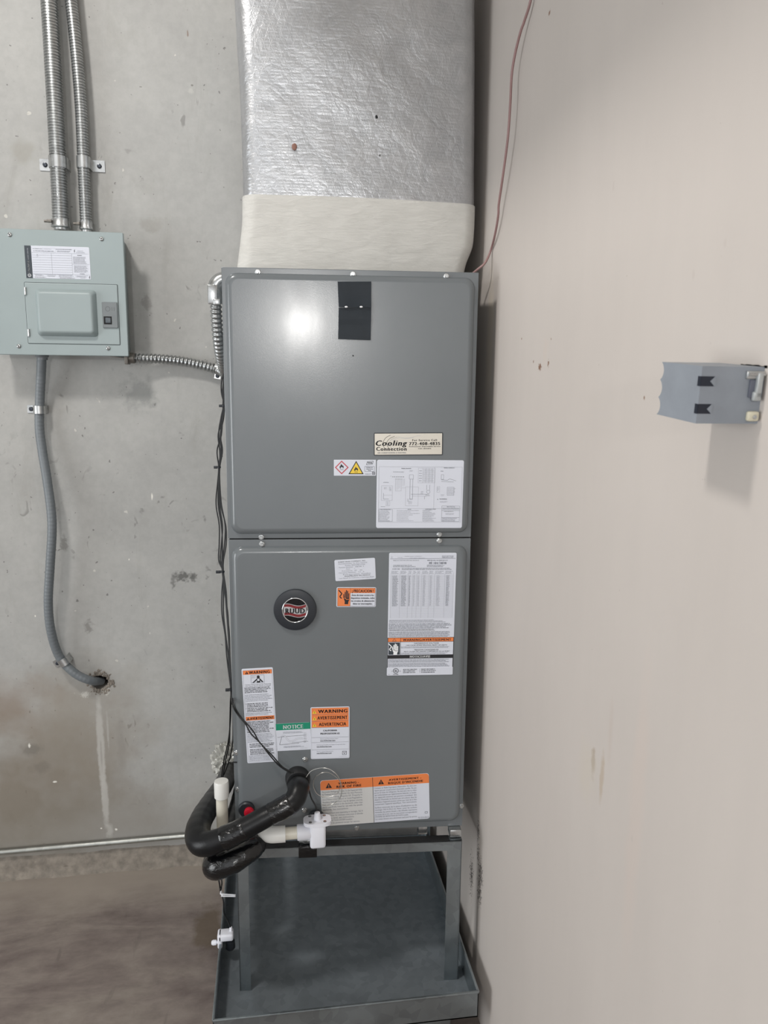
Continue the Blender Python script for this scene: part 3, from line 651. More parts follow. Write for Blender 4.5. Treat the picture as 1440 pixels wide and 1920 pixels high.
# ---- tall carbon monoxide warning
o, p = sticker('carbon_monoxide_label', 'tall narrow white warning label with two orange headings', ah, ((456, 1254), (515.5, 1251), (517.5, 1427.5), (461, 1431.5)), fp, -PAN, 355, 1075, 'paper', .003)
p.frame('greyprint', 13, 20, 342, 1058, 2); p.rect('orange', 13, 20, 342, 66); p.rect('orange', 15, 540, 342, 584); p.warn('blackprint', 'orange', 56, 28, 60); p.text('blackprint', 'WARNING', 80, 28, 318, 60, 1); p.warn('blackprint', 'orange', 40, 548, 578); p.text('blackprint', 'AVERTISSEMENT', 62, 548, 334, 578, 1)
p.frame('greyprint', 100, 76, 250, 162, 3); p.disc('blackprint', 184, 98, 17, 3, 16); p.poly('blackprint', [(170, 112), (198, 112), (240, 154), (222, 158), (200, 132), (204, 160), (164, 160), (168, 132), (132, 158), (112, 160)], 3); p.disc('paper', 184, 130, 14, 4, 14); p.greek('paleprint', 108, 84, 160, 112, 3)
p.text('blackprint', 'Carbon Monoxide (CO) Poisoning', 30, 174, 322, 184, 0); p.text('blackprint', 'Can Cause Severe Injury or Death', 30, 192, 320, 202, 0)
def para(x0, y0, x1, rows, mat, bold=True): p.greek(mat, x0, y0, x1, y0+rows*17, rows, .55 if bold else .4, .2)
para(20, 208, 334, 4, 'blackprint'); para(20, 286, 334, 5, 'greyprint', False); para(36, 386, 334, 3, 'blackprint'); para(36, 440, 328, 3, 'blackprint'); para(20, 496, 334, 2, 'greyprint', False)
p.disc('blackprint', 25, 394, 3, 2, 8); p.disc('blackprint', 25, 448, 3, 2, 8)
para(24, 592, 334, 3, 'blackprint'); para(20, 644, 334, 5, 'blackprint'); para(20, 736, 334, 6, 'greyprint', False); para(38, 848, 326, 3, 'blackprint'); para(38, 912, 326, 4, 'blackprint'); para(24, 984, 330, 4, 'greyprint', False)
p.build(o, p.y)
# ---- green notice
o, p = sticker('notice_label', 'white notice label with a green heading and a trap sketch', ah, ((517.5, 1357), (583, 1354), (582, 1405), (518.5, 1408.5)), fp, -PAN, 390, 310, 'paper', .003)
p.rect('green', 0, 0, 390, 74); p.text('whiteprint', 'NOTICE', 82, 18, 308, 62, 1)
p.greek('greyprint', 80, 92, 310, 116, 2, .45, .1); p.line('blackprint', [(14, 154), (64, 148), (345, 142)], 2.5); p.line('blackprint', [(62, 150), (34, 238), (256, 230)], 3); p.line('blackprint', [(175, 220), (360, 214)], 2.5)
tr = arc([(58, 140), (92, 138), (120, 176), (150, 206), (190, 200), (236, 178), (300, 176)]); p.line('paleprint', tr, 16, 2); p.line('paper', tr, 11, 3); p.greek('blackprint', 310, 110, 345, 230, 6, .2, .3); p.greek('greyprint', 80, 256, 318, 276, 2, .5, .2); p.greek('paleprint', 270, 284, 370, 292, 1); p.build(o, p.y)
# ---- three-language warning
o, p = sticker('three_language_label', 'white label with three stacked orange warning bands', ah, ((583, 1326), (656, 1324), (655, 1421), (582, 1423)), fp, -PAN-.0007, 437, 593, 'paper', .003)
for i, (t, a) in enumerate((('WARNING', 84), ('AVERTISSEMENT', 76), ('ADVERTENCIA', 92))):
    p.rect('orange', 12, 10+i*74, 425, 82+i*74); p.line('blackprint', [(12, 84+i*74), (425, 84+i*74)], 2); p.warn('yellow', 'blackprint', 44, 34+i*74, 72+i*74); p.text('blackprint', t, a, 28+i*74, (412, 412, 398)[i], 66+i*74, 1)
p.text('blackprint', 'CALIFORNIA', 140, 258, 296, 276, 1); p.text('blackprint', 'PROPOSITION 65', 108, 292, 324, 312, 1)
for y in (345, 402, 486): p.line('greyprint', [(10, y), (425, y)], 2.5)
for x, y, t, t2 in ((106, 356, 'Cancer and Reproductive Harm', 'www.P65Warnings.ca.gov'), (66, 424, "Cancer et Troubles de l'appareil reproducteur", 'www.P65Warnings.ca.gov'), (66, 500, 'Cancer y Dano Reproductivo', 'www.P65Warnings.ca.gov')):
    p.text('greyprint', t, x, y, x+len(t)*7.2, y+10); p.text('blackprint', t2, x, y+20, x+170, y+30, 1); p.rect('blackprint', x, y+34, x+170, y+36, 2)
p.frame('blackprint', 356, 510, 402, 550, 4); p.line('blackprint', [(366, 520), (378, 540), (394, 518)], 4); p.greek('paleprint', 318, 566, 408, 574, 1); p.frame('paleprint', 8, 8, 428, 585, 2); p.build(o, p.y)
# ---- two-language fire warning
o, p = sticker('fire_risk_label', 'wide tilted white label with an orange risk of fire heading', ah, ((602, 1464), (805, 1449), (805, 1535), (602.5, 1549)), fp, -PAN, 1335, 552, 'paper', .006)
p.poly('orange', [(1, 116), (1, 40), (6, 18), (18, 6), (36, 1), (1299, 1), (1317, 6), (1329, 18), (1334, 40), (1334, 116)], 1)
p.rect('paperwarm', 3, 116, 640, 549, 1); p.line('blackprint', [(640, 2), (640, 548)], 5, 3)
p.warn('blackprint', 'orange', 102, 32, 94); p.text('blackprint', 'WARNING -', 218, 34, 472, 60, 1); p.text('blackprint', 'RISK OF FIRE', 196, 72, 500, 100, 1)
p.warn('blackprint', 'orange', 742, 34, 92); p.text('blackprint', 'AVERTISSEMENT -', 838, 34, 1240, 58, 1); p.text('blackprint', "RISQUE D'INCENDIE", 830, 72, 1260, 98, 1)
L1 = ('Flammable Refrigerant Used. To Be Repaired Only', 'by Trained Service Personnel. Do Not Puncture', 'Refrigerant Tubing. Dispose Of  Properly In', 'Accordance with Federal or Local Regulations.', 'Auxiliary devices which may be ignition sources', 'shall not be installed in the ductwork, other than', 'those specifically listed for use with the specific', 'appliance. See instructions.', '', 'Minimum room area (operating or storage), 562 ft', '(52,2 m). Note: for minimum room areas at altitudes', 'above sea level, see instructions.', 'LEAK DETECTION SYSTEM installed.', 'Unit must be powered except for service.')
yy = 128
for t in L1:
    if t: p.text('greyprint', t, 16, yy, 16+(490 if len(t) > 42 else len(t)*11.2), yy+20)
    yy += 30.5 if t else 12
L2 = ('Contient un fluide frigorigene inflammable. Ne doit etre', 'repare que par un personnel d\'entretien qualifie. Ne pas', 'percer le tuyau de refrigerant. Ne doit etre mis au rebut', 'que conformement aux reglementations federales ou locales.', 'Les appareils annexes qui peuvent constituer des', 'departs d\'incendie ne doivent pas etre places dans les', 'conduites d\'appareil annexes autres que ceux de la liste', 'concernant l\'appareil specifique. Voir instructions.', '', 'Surface minimale de la piece d\'utilisation ou de', 'stockage: 562 ft (52,2 m). Note : pour les surfaces', 'minimales des pieces situees a des altitudes superieures', 'au niveau de la mer, voir les instructions correspondantes', 'SYSTEME DE DETECTION DE FUITE installe.', 'Les unites doivent etre alimentees sauf pour le service.')
yy = 126
for t in L2:
    if t: p.text('greyprint', t, 656, yy, 656+(520 if len(t) > 46 else len(t)*10.6), yy+18)
    yy += 28 if t else 12
p.text('greyprint', '92-22216-86-02', 1190, 520, 1325, 540); p.frame('greyprint', 1276, 462, 1306, 482, 5); p.build(o, p.y)
# ---- round badge
bu = fp(553.5, 1142.5); BR = (fp(594, 1142).x-fp(513.5, 1142).x)/2
bm = B(); lathe(bm, [(BR*.97, 0), (BR, -.003), (BR*.98, -.006), (BR*.9, -.0072), (BR*.62, -.0078), (BR*.58, -.006)], (0, 0, 0), (0, 1, 0), 56)
badge = obj('badge', bm, M['black'], ah, 30, loc=(bu.x, -PAN, bu.y)); badge['label'] = 'round black maker badge with chrome ring'
bm = B(); tube(bm, [Vector((BR*.585*math.cos(a), -.0072, BR*.585*math.sin(a))) for a in np.linspace(0, 2*math.pi, 49)], .0014, 8, False); obj('chrome_ring', bm, M['chrome'], badge, 60)
bm = B(); lathe(bm, [(BR*.58, -.0055), (BR*.57, -.0066), (.001, -.0072)], (0, 0, 0), (0, 1, 0), 40); obj('badge_face', bm, plain('badge_black_gloss', (16, 17, 20), .12), badge, 30)
def wavy(z0, z1, y, mat, name, x0=-.52, x1=.52):
    bm = B(); top, bot = [], []
    for i in range(25):
        t = i/24; x = (x0+(x1-x0)*t)*BR; w = .055*math.sin(2*math.pi*(t*.95+.12))*BR; c = .0
        top.append(bm.verts.new((x, y, z1*BR+w+c))); bot.append(bm.verts.new((x, y, z0*BR+w+c)))
    for i in range(24): bm.faces.new((top[i], top[i+1], bot[i+1], bot[i]))
    bmesh.ops.solidify(bm, geom=bm.faces[:], thickness=.0004); return obj(name, bm, M[mat], badge, 30)
wavy(-.30, .28, -.0076, 'whiteprint', 'emblem_outline', -.53, .53); wavy(-.27, .25, -.0080, 'wave', 'emblem_wave', -.5, .5); wavy(-.14, .13, -.0084, 'whiteprint', 'emblem_bar', -.5, .5)
q = Print(1000, 1000, BR*2, BR*2); q.text('blackprint', 'RUUD', 275, 445, 728, 570, 1); q.build(badge, -.0086)
# ---- lower ports: red cap with black ring
u = fp(468, 1517); bm = B(); lathe(bm, [(.0185, 0), (.0185, -.006), (.016, -.009), (.012, -.009)], (0, 0, 0), (0, 1, 0), 28); pr = obj('port_ring', bm, M['black'], ah, 30, loc=(u.x-.007, -PAN, u.y+.002))
bm = B(); lathe(bm, [(.0105, -.006), (.0115, -.014), (.0105, -.019), (.007, -.0205), (.003, -.0195)], (0, 0, 0), (0, 1, 0), 28); obj('port_cap', bm, M['redcap'], ah, 40, loc=(u.x, -PAN, u.y))
bm = B(); bx(bm, 0, .014, -.001, .0002, -.0015, .0015, .0004); u = f(445, 1429); obj('louvre_slit', bm, M['dark'], ah, loc=(u.x-.012, 0, u.y))

# ------------------------------------------------------------------ foil duct above
def duct():
    t = thing('supply_duct', 'silver foil-wrapped duct rising from the cabinet with a white mastic collar', 'duct', UM @ Vector((UW/2, .25, UH)))
    inv = Matrix.Translation(t.location).inverted(); YF = 1.722
    prof = [((445, 524), (862, 530)), ((446, 508), (866, 514)), ((449, 480), (872, 490)), ((453, 450), (884, 455)), ((456, 420), (887, 425)), ((456.5, 395), (888, 395)), ((456.5, 374), (888.5, 374))]
    foilp = [((456, 374), (889, 378)), ((455, 340), (889.5, 340)), ((452, 250), (889.5, 250)), ((448, 160), (889.5, 160)), ((444, 90), (890, 90)), ((440, 20), (890.5, 20)), ((437, -60), (891, -60)), ((433, -180), (892, -180))]
    def loft(rows, name, mat, seed, amp, infl, sub):
        P = []
        for (a, b) in rows:
            A = atY(*a, YF+.028); Bq = atY(*b, YF+.028); z_ = (atY(*a, YF).z+atY(*b, YF).z)/2; P.append((A.x, min(Bq.x, XW-.006), max(z_, UNIT_O.z+UH+.0025-.0001*len(P))))
        Q = catmull([Vector(p) for p in P], sub); bm = B(); rings = []; nseg = 9; r = .032
        for (xl, xr, z) in Q:
            ring = []
            base = rrect(xl-infl, min(xr+infl, XW-.004), YF-infl, 2.24+infl, r, nseg)
            # densify the long sides
            dense = []
            for i, p0 in enumerate(base):
                p1 = base[(i+1) % len(base)]; d = math.dist(p0, p1); k = max(1, int(d/.02))
                for j in range(k): dense.append((p0[0]+(p1[0]-p0[0])*j/k, p0[1]+(p1[1]-p0[1])*j/k))
            cx, cy = (xl+xr)/2, (YF+2.24)/2
            for (x, y) in dense:
                n = noise.noise(Vector((x*7+seed, y*7, z*7)))*amp+noise.noise(Vector((x*22, y*22+seed, z*16)))*amp*.35
                belly = .012*math.sin(max(0, min(1, (x-xl)/(xr-xl)))*math.pi) if y < YF+.01 else 0
                d = Vector((x-cx, y-cy)); d.normalize(); ring.append((x+d.x*n*.4, y+d.y*n-belly, z))
            rings.append(ring)
        m = min(len(q) for q in rings)
        # equal counts: resample every ring by angle index
        V = []
        for q in rings:
            V.append([bm.verts.new(inv @ Vector(q[int(i*len(q)/m)])) for i in range(m)])
        for a, b in zip(V, V[1:]):
            for i in range(m): bm.faces.new((a[i], a[(i+1) % m], b[(i+1) % m], b[i]))
        bm.faces.new(V[0][::-1]); bm.faces.new(V[-1]); return obj(name, bm, mat, t, 70)
    loft(foilp, 'foil_wrap', M['foil'], 1.0, .004, 0, 7); loft(prof, 'mastic_collar', M['mastic'], 5.0, .0025, .0022, 4)
    for (x, y), rr, mt, nm in (((552, 275), .007, plain('exposed_rust', (132, 96, 84), .7), 'torn_spot'), ((706, 219), .0036, M['dark'], 'pin_hole'), ((712, 291), .0018, M['dark'], 'pin_hole'), ((683, 332), .0018, M['dark'], 'pin_hole')):
        w = inv @ atY(x, y, YF-.0115 if x < 880 else YF+.006); bm = B(); v = bmesh.ops.create_icosphere(bm, subdivisions=2, radius=rr)['verts']
        for q in v: q.co.y *= .14; q.co.x *= .8+.3*noise.noise(q.co*300)
        obj(nm, bm, mt, t, 60, loc=w)
    return t
duct()

# ------------------------------------------------------------------ electrical panel on the concrete wall
YP = 2.207
pr_ = atY(230, 440, YP); pb_ = atY(242, 668, YP); px1 = (pr_.x+pb_.x)/2; pz1 = atY(115, 432, YP).z; pz0 = atY(120, 666.5, YP).z; px0 = atY(-26, 540, YP).x
ep = thing('electrical_panel', 'grey-green metal breaker panel with a small door, mounted on the concrete wall', 'breaker panel', ((px0+px1)/2, YW, pz0))
EO = ep.location; pw = px1-px0; phh = pz1-pz0
def pf(x, y, Y=YP): v = atY(x, y, Y); return Vector((v.x-EO.x, v.z-EO.z))
bm = B(); bx(bm, -pw/2+.012, pw/2-.012, YP-YW+.004, 0, .010, phh-.010, .002); obj('panel_box', bm, M['panel'], ep)
bm = B(); pan(bm, -pw/2, pw/2, 0, phh, [(0, YP-YW+.010, .003), (0, YP-YW+.0015, .003), (.0015, YP-YW, .003)], 3); obj('panel_cover', bm, M['panel'], ep)
a, b = pf(46, 532), pf(222, 645); dx0, dx1, dz1, dz0 = pf(50, 590).x, pf(222.5, 590).x, pf(135, 532).y, pf(140, 645).y
bm = B(); pan(bm, dx0-.0015, dx1+.0015, dz0-.0015, dz1+.0015, [(0, YP-YW+.001, .003), (0, YP-YW-.0002, .003)], 3); obj('door_gap', bm, plain('panel_gap', (70, 78, 80), .6), ep)
bm = B(); pan(bm, dx0, dx1, dz0, dz1, [(0, YP-YW+.001, .002), (0, YP-YW-.0012, .002), (.001, YP-YW-.002, .002)], 3)
rx0, rx1, rz1, rz0 = pf(69, 590).x, pf(183, 590).x, pf(125, 543).y, pf(128, 631).y
y0 = YP-YW-.002
pan(bm, rx0, rx1, rz0, rz1, [(0, y0+.0005, .010), (.002, y0-.005, .010), (.0075, y0-.015, .009), (.0105, y0-.0175, .008), (.014, y0-.018, .006)], 6, back=False)
dr = obj('panel_door', bm, M['panel'], ep, 40)
for (x, y) in ((48, 546), (54.5, 624)):
    u = pf(x, y); bm = B(); lathe(bm, [(.003, -.010), (.0034, -.0095), (.0034, .0095), (.003, .010)], (0, 0, 0), (0, 0, 1), 12); obj('hinge', bm, M['zinc'], dr, loc=(u.x, y0-.001, u.y))
u0, u1 = pf(191.5, 566.5), pf(222, 615.5); lx0, lx1, lz1, lz0 = pf(192.5, 590).x, pf(221, 590).x, u0.y, u1.y
bm = B(); pan(bm, lx0, lx1, lz0, lz1, [(0, y0, .002), (0, y0-.003, .002), (.001, y0-.004, .002)], 3); la = obj('latch_plate', bm, plain('grey_latch_plastic', (118, 124, 126), .45), dr)
cx, cz = pf(203, 601).x, pf(203, 601).y; bm = B(); bx(bm, cx-.0105, cx+.0105, y0-.0046, y0-.0035, cz-.0105, cz+.0105, .0004); obj('latch_recess', bm, M['dark'], la)
bm = B(); bx(bm, cx-.006, cx+.008, y0-.0056, y0-.004, cz-.007, cz+.007, .001); obj('latch_button', bm, plain('latch_button', (84, 92, 98), .35), la)
q = Print(100, 170, lx1-lx0, lz1-lz0); q.disc('greyprint', 38, 45, 17, 1, 20, 13); q.rect('greyprint', 64, 34, 68, 58, 1); q.rect('greyprint', 78, 34, 82, 58, 1)
for (lev, mm, _k), (vs, fs) in q.L.items():
    me = bpy.data.meshes.new('print'); me.from_pydata([(v[0]+(lx0+lx1)/2, y0-.0042, v[1]+(lz0+lz1)/2) for v in vs], [], fs); link('embossed_mark', me, plain('emboss_grey', (98, 104, 106), .5), la)
def phil():
    bm = B(); lathe(bm, [(.0058, 0), (.0058, -.001), (.005, -.0024), (.0028, -.0033), (.001, -.0034)], (0, 0, 0), (0, 1, 0), 18)
    return mesh_of(bm, 'screw', 50)
PH = phil(); bm = B(); bx(bm, -.0028, .0028, -.0038, -.003, -.0006, .0006); bx(bm, -.0006, .0006, -.0038, -.003, -.0028, .0028); PX = mesh_of(bm, 'cross_slot')
PX.materials.append(M['dark'])
for (x, y) in ((18.5, 440), (190.5, 448), (35.5, 649), (203, 653)):
    u = pf(x, y); s_ = link('screw', PH, M['zinc'], ep, loc=(u.x, YP-YW, u.y)); link('cross_slot', PX, None, s_, rot=(0, random.random(), 0))
o, p = sticker('circuit_label', 'white circuit directory label with a black side strip', ep, ((45, 460.5), (167, 463.5), (171, 524.5), (50, 521)), pf, YP-YW, 1110, 560, 'paper', .0025)
p.rect('softblack', 0, 0, 112, 560, 1); p.disc('whiteprint', 56, 512, 28, 2, 22, 21); p.text('whiteprint', 'ge', 42, 500, 70, 522, 0); p.text('whiteprint', 'GE PowerMark Gold', 36, 262, 66, 472, 1, rot=True); p.text('paleprint', 'LOAD CENTER', 46, 40, 62, 238, 0, rot=True)
for i in range(9): p.line('greyprint', [(125, 160+i*41), (800, 158+i*41)], 3)
p.line('greyprint', [(452, 118), (452, 480)], 3); p.line('greyprint', [(800, 118), (800, 480)], 3); p.line('greyprint', [(120, 118), (1090, 118)], 3); p.line('greyprint', [(800, 300), (1100, 300)], 3); p.line('greyprint', [(120, 482), (1100, 482)], 3)
p.greek('greyprint', 140, 44, 310, 56, 1, .9, 0); p.greek('greyprint', 150, 78, 500, 96, 1, .6, 0); p.greek('paleprint', 330, 46, 490, 60, 1); p.greek('greyprint', 535, 44, 815, 56, 1, .9, 0); p.greek('greyprint', 555, 72, 810, 100, 2, .5); p.frame('paleprint', 315, 36, 530, 100, 2)
for x, y in ((850, 78), (1085, 530)): p.poly('blackprint', [(x+6, y-34), (x-10, y), (x+2, y), (x-4, y+34), (x+14, y-8), (x+2, y-8), (x+14, y-34)], 2)
p.greek('greyprint', 900, 62, 1010, 74, 1); p.greek('greyprint', 880, 84, 1070, 108, 2, .4); p.text('blackprint', 'WARNING', 895, 140, 975, 152, 1); p.greek('greyprint', 822, 166, 1070, 292, 8, .45, .25); p.greek('greyprint', 828, 318, 1075, 446, 8, .45, .25); p.text('blackprint', 'WARNING', 920, 460, 1005, 470, 1)
p.greek('greyprint', 150, 494, 320, 520, 2, .5); p.greek('blackprint', 145, 534, 330, 544, 1, .9, 0); p.greek('greyprint', 360, 494, 530, 530, 3, .45); p.greek('greyprint', 560, 494, 830, 530, 3, .45); p.greek('blackprint', 570, 540, 830, 550, 1, .9, 0); p.greek('greyprint', 860, 494, 1060, 530, 3, .45); p.greek('blackprint', 930, 536, 1040, 546, 1)
for x in (340, 545, 845): p.line('paleprint', [(x, 490), (x, 550)], 2)
p.line('greyprint', [(200, 175), (212, 140), (224, 180), (196, 200)], 2.5, 3); p.build(o, p.y)

# ------------------------------------------------------------------ conduits
def ribbed(pts, r, pitch, depth, seg=18, square=True):
    P, L = resample(catmull(pts, 12), pitch/6)
    def rad(t, s):
        ph = (s/pitch) % 1
        w = (1 if ph < .62 else -.9) if square else math.sin(2*math.pi*ph)
        return r+depth*w
    return tube(B(), P, rad, seg)
def strap(label, pos, axis, r, side, width=.020, ear=.03, group='conduit straps on the concrete wall', mat='zinc'):
    """one-hole strap: saddle over the conduit with an ear and a screw; pos = conduit centre, side = +1 ear to the right"""
    t = thing('conduit_strap', label, 'strap', (pos.x, YW, pos.z), 0, group)
    a = Vector(axis); a.y = 0; a.normalize(); c = Vector((0, pos.y-YW, 0))
    ang = math.atan2(a.x, a.z)  # lean of the conduit from vertical
    rot = Matrix.Rotation(ang, 4, 'Y'); bm = B(); ro, th = r+.0035, .0016; N = 18; sec = []
    for i in range(N+1):
        tt = math.pi*i/N; sec.append((math.cos(tt)*ro*side*-1, c.y-math.sin(tt)*ro))
    sec = [(sec[0][0], -.001)]+sec+[(sec[-1][0], -.003), (sec[-1][0]+side*ear, -.003)]
    lo, hi = [], []
    for x, y in sec: lo.append(bm.verts.new((x, y, -width/2))); hi.append(bm.verts.new((x, y, width/2)))
    for i in range(len(sec)-1): bm.faces.new((lo[i], lo[i+1], hi[i+1], hi[i]))
    bmesh.ops.recalc_face_normals(bm, faces=bm.faces); bmesh.ops.solidify(bm, geom=bm.faces[:], thickness=th)
    bmesh.ops.transform(bm, matrix=rot, verts=bm.verts); obj('saddle', bm, M[mat], t, 35)
    bm = B(); lathe(bm, [(.0062, -.002), (.0062, -.006), (.0045, -.0085), (.0015, -.009)], rot @ Vector((side*(ro+ear*.55), 0, 0)), (0, 1, 0), 14); obj('screw', bm, plain('dark_screw', (62, 66, 74), .35, .6), t)
    return t
def wallpt(x, y, stand): return atY(x, y, YW-stand)
def conduit(name, label, pts, r, pitch, depth, mat, square=True, conn=None, cat='conduit', group=None):
    o0 = pts[-1].copy(); t = thing(name, label, cat, o0, 0, group)
    obj('corrugated_sleeve', ribbed([p-o0 for p in pts], r, pitch, depth, 18, square), M[mat], t, 50)
    return t
# the two sleeves above the panel
ca = [wallpt(x, y, .034) for x, y in ((86, -90), (92, 0), (98, 100), (103.5, 200), (108.5, 300), (112, 370), (114, 420))]; ca[-1].z = max(ca[-1].z, pz1+.012)
cb = [wallpt(x, y, .030) for x, y in ((124, -90), (133, 0), (143.5, 100), (151.5, 200), (156, 300), (159, 370), (161.5, 424))]; cb[-1].z = max(cb[-1].z, pz1+.012)
for nm, pts, r, lab, pit in (('wide', ca, .0205, 'wide ribbed flexible metal conduit rising from the breaker panel', .0072), ('narrow', cb, .0145, 'narrower ribbed flexible metal conduit right of the wide one above the panel', .0072)):
    t = conduit('flexible_conduit', lab, pts, r, pit, .0011, 'conduit'); e = pts[-1]-t.location; d = (pts[-1]-pts[-2]).normalized()
    bm = B(); lathe(bm, [(r*.8, -.014), (r*1.16, -.013), (r*1.18, .0), (r*1.24, .002), (r*1.24, .007), (r*.9, .009), (r*.9, .014)], (0, 0, -.002), (0, 0, -1), 20)
    obj('connector', bm, M['zinc'], t, 35)
    bm = B(); bx(bm, -r*1.5, -r*.9, -r*.9-.004, -r*.5, .000, .007, .001); lathe(bm, [(.0035, 0), (.0035, .012)], (-r*1.3, -r*.7, .0035), (-1, 0, 0), 8); obj('clamp_screw', bm, plain('dull_zinc', (120, 116, 110), .5, .6), t)
strap('zinc one-hole strap holding the wide conduit, ear to the left', wallpt(109, 305, .034), ca[4]-ca[5], .0205, -1, .030, .032)
strap('zinc one-hole strap holding the narrower conduit, ear to the right', wallpt(156.5, 305, .030), cb[4]-cb[5], .0145, 1, .030, .032)
# grey jacketed conduit below the panel, into the wall
cg = [atY(78, 655, 2.262), atY(77.5, 690, 2.262), atY(75, 740, 2.276), atY(74, 800, 2.28), atY(80, 850, 2.274), atY(89, 905, 2.262), atY(97.5, 980, 2.25), atY(94, 1060, 2.25), atY(90.5, 1130, 2.256), atY(96, 1185, 2.266), atY(112, 1232, 2.28), atY(140, 1262, 2.276), atY(170, 1276, 2.285), atY(190, 1277, 2.33)]
t = thing('jacketed_conduit', 'smooth grey jacketed conduit curving from the breaker panel down into a hole in the wall', 'conduit', cg[-1])
P_, L_ = resample(catmull([q-cg[-1] for q in cg], 12), .0022)
obj('jacket', tube(B(), P_, lambda a, s: .0128+.00022*math.sin(2*math.pi*s/.011), 18), M['ltgrey'], t, 60)
bm = B(); lathe(bm, [(.016, 0), (.018, .002), (.018, .012), (.0145, .016), (.0145, .022)], Vector((cg[0].x, cg[0].y, pz0+.0105))-cg[-1], (0, 0, -1), 18); obj('connector', bm, plain('grey_connector', (120, 124, 128), .4), t)
strap('bright zinc strap on the grey conduit just below the panel', atY(74.2, 768, 2.279), (0.02, 0, 1), .0132, -1, .022, .024)
strap('grey strap near the foot of the grey conduit by the hole', atY(120, 1240, 2.278), (-.42, 0, .75), .0132, -1, .022, .024, mat='zinc')
# sleeve from the panel to the side of the cabinet
side_y = UM @ Vector((0, .16, 0))
cc = [atY(238, 671, 2.255), atY(262, 672, 2.268), atY(300, 673, 2.28), atY(340, 677, 2.283), atY(380, 685, 2.284), atY(410, 694, 2.275), atY(424, 703, 2.22), atY(427, 706, 2.11), atY(422, 697, 2.01), atY(415, 672, 1.945), atY(410, 640, 1.905), atY(406.5, 605, 1.885), atY(405, 575, 1.872), atY(404.5, 560, 1.865)]
t = conduit('flexible_conduit', 'ribbed flexible metal conduit running from the panel to the cabinet side', cc, .0125, .0108, .0016, 'conduit', False)
e0 = cc[0]-cc[-1]; bm = B(); bx(bm, e0.x-.004, e0.x+.006, e0.y-.02, e0.y+.02, e0.z-.018, e0.z+.020, .002); lathe(bm, [(.015, 0), (.015, .016), (.0135, .018)], e0+Vector((.004, 0, 0)), (1, 0, -.02), 16)
obj('connector', bm, plain('dull_zinc', (120, 116, 110), .5, .6), t)
bm = B(); lathe(bm, [(.003, 0), (.003, .05), (.0045, .051), (.0045, .056)], e0+Vector((-.058, -.012, .006)), (1, 0, -.12), 8); obj('clamp_screw', bm, M['zinc'], t)
# ninety degree connector: cast body that hugs the top of the sleeve and turns into the cabinet
cyl = UMI @ cc[-1]
bm = B(); cpts = [Vector((0, 0, -.012)), Vector((0, 0, .018)), Vector((.004, 0, .034)), Vector((.018, .0, .044)), Vector((.045, .0, .046))]
tube(bm, catmull(cpts, 6), [.0165, .0175, .0178, .017, .015], 18); bx(bm, -.017, .006, -.019, -.009, -.014, .030, .003); bx(bm, -.004, .012, -.022, -.012, -.016, -.002, .002)
obj('elbow_connector', bm, M['zinc'], t, 45)
strap('small zinc strap where the ribbed conduit reaches the cabinet', atY(409, 688, 2.28), (1, 0, -.15), .0125, 1, .018, .018)
# thin pipe along the foot of the wall
ea, eb = atY(0, 1598, YW-.014), atY(350, 1567, YW-.014); d = (eb-ea)/(eb.x-ea.x)
bm = B(); tube(bm, [ea+d*(-2.6-ea.x)-ea, ea+d*(.40-ea.x)-ea], .0088, 16); tag(link('steel_pipe', mesh_of(bm, 'steel_pipe', 50), galv_mat('pipe_zinc', (172, 174, 170), .4, 60), loc=ea), 'thin galvanised pipe running along the foot of the concrete wall', 'pipe')

# ------------------------------------------------------------------ stand and drain pan
ST = unitw(650, 1585, -.026).z; PZ = .112          # top of the stand
st = thing('equipment_stand', 'galvanised steel angle stand carrying the air handler', 'stand', (UNIT_O.x, UNIT_O.y, 0), UNIT_A)
def angle(bm, p, q, w, d1, d2, th=.0022):
    """L profile from p to q: flanges of width w along d1 and d2"""
    p, q, d1, d2 = map(Vector, (p, q, d1, d2))
    for a, b in ((d1, d2), (d2, d1)):
        vs = [bm.verts.new(x) for x in (p, p+a*w, p+a*w+b*th, p+b*th, q, q+a*w, q+a*w+b*th, q+b*th)]
        for f_ in ((0, 1, 2, 3), (4, 7, 6, 5), (0, 4, 5, 1), (1, 5, 6, 2), (2, 6, 7, 3), (3, 7, 4, 0)): bm.faces.new([vs[i] for i in f_])
    return bm
X, Y_, Z = Vector((1, 0, 0)), Vector((0, 1, 0)), Vector((0, 0, 1))
xl, xr, yf, yb = .004, UW-.004, -.023, .50; lw = .026
rxl, rxr = .055, UW-.055
rails = []
for (x, y, d1, d2, w) in ((xl, yf, X, Y_, lw), (xr, yf, -X, Y_, .034), (xl, yb, X, -Y_, lw), (xr, yb, -X, -Y_, lw)):
    obj('leg', angle(B(), (x, y, PZ+.0036), (x, y, ST), w, d1, d2), M['galv'], st)
obj('rail', angle(B(), (xl+.004, yf-.003, ST), (xr-.002, yf-.003, ST), .024, -Z, Y_), M['galv'], st)
obj('rail', angle(B(), (xl, yb, ST), (xr, yb, ST), .024, -Z, -Y_), M['galv'], st)
obj('rail', angle(B(), (xl, yf+.02, ST), (xl, yb-.02, ST), .024, -Z, X), M['galv'], st)
obj('rail', angle(B(), (xr, yf+.02, ST), (xr, yb-.02, ST), .024, -Z, -X), M['galv'], st)
bm = B(); bx(bm, xl+.02, xr-.03, yf-.002, yf+.020, ST, ST+.002, .0006); obj('foam_gasket', bm, M['dark'], st)
BZ = UNIT_O.z-.0005; _e = f(783, 1560).x
obj('support_rail', angle(B(), (.03, .004, ST), (_e, .004, ST), BZ-ST, Z, Y_), M['zinc'], st)
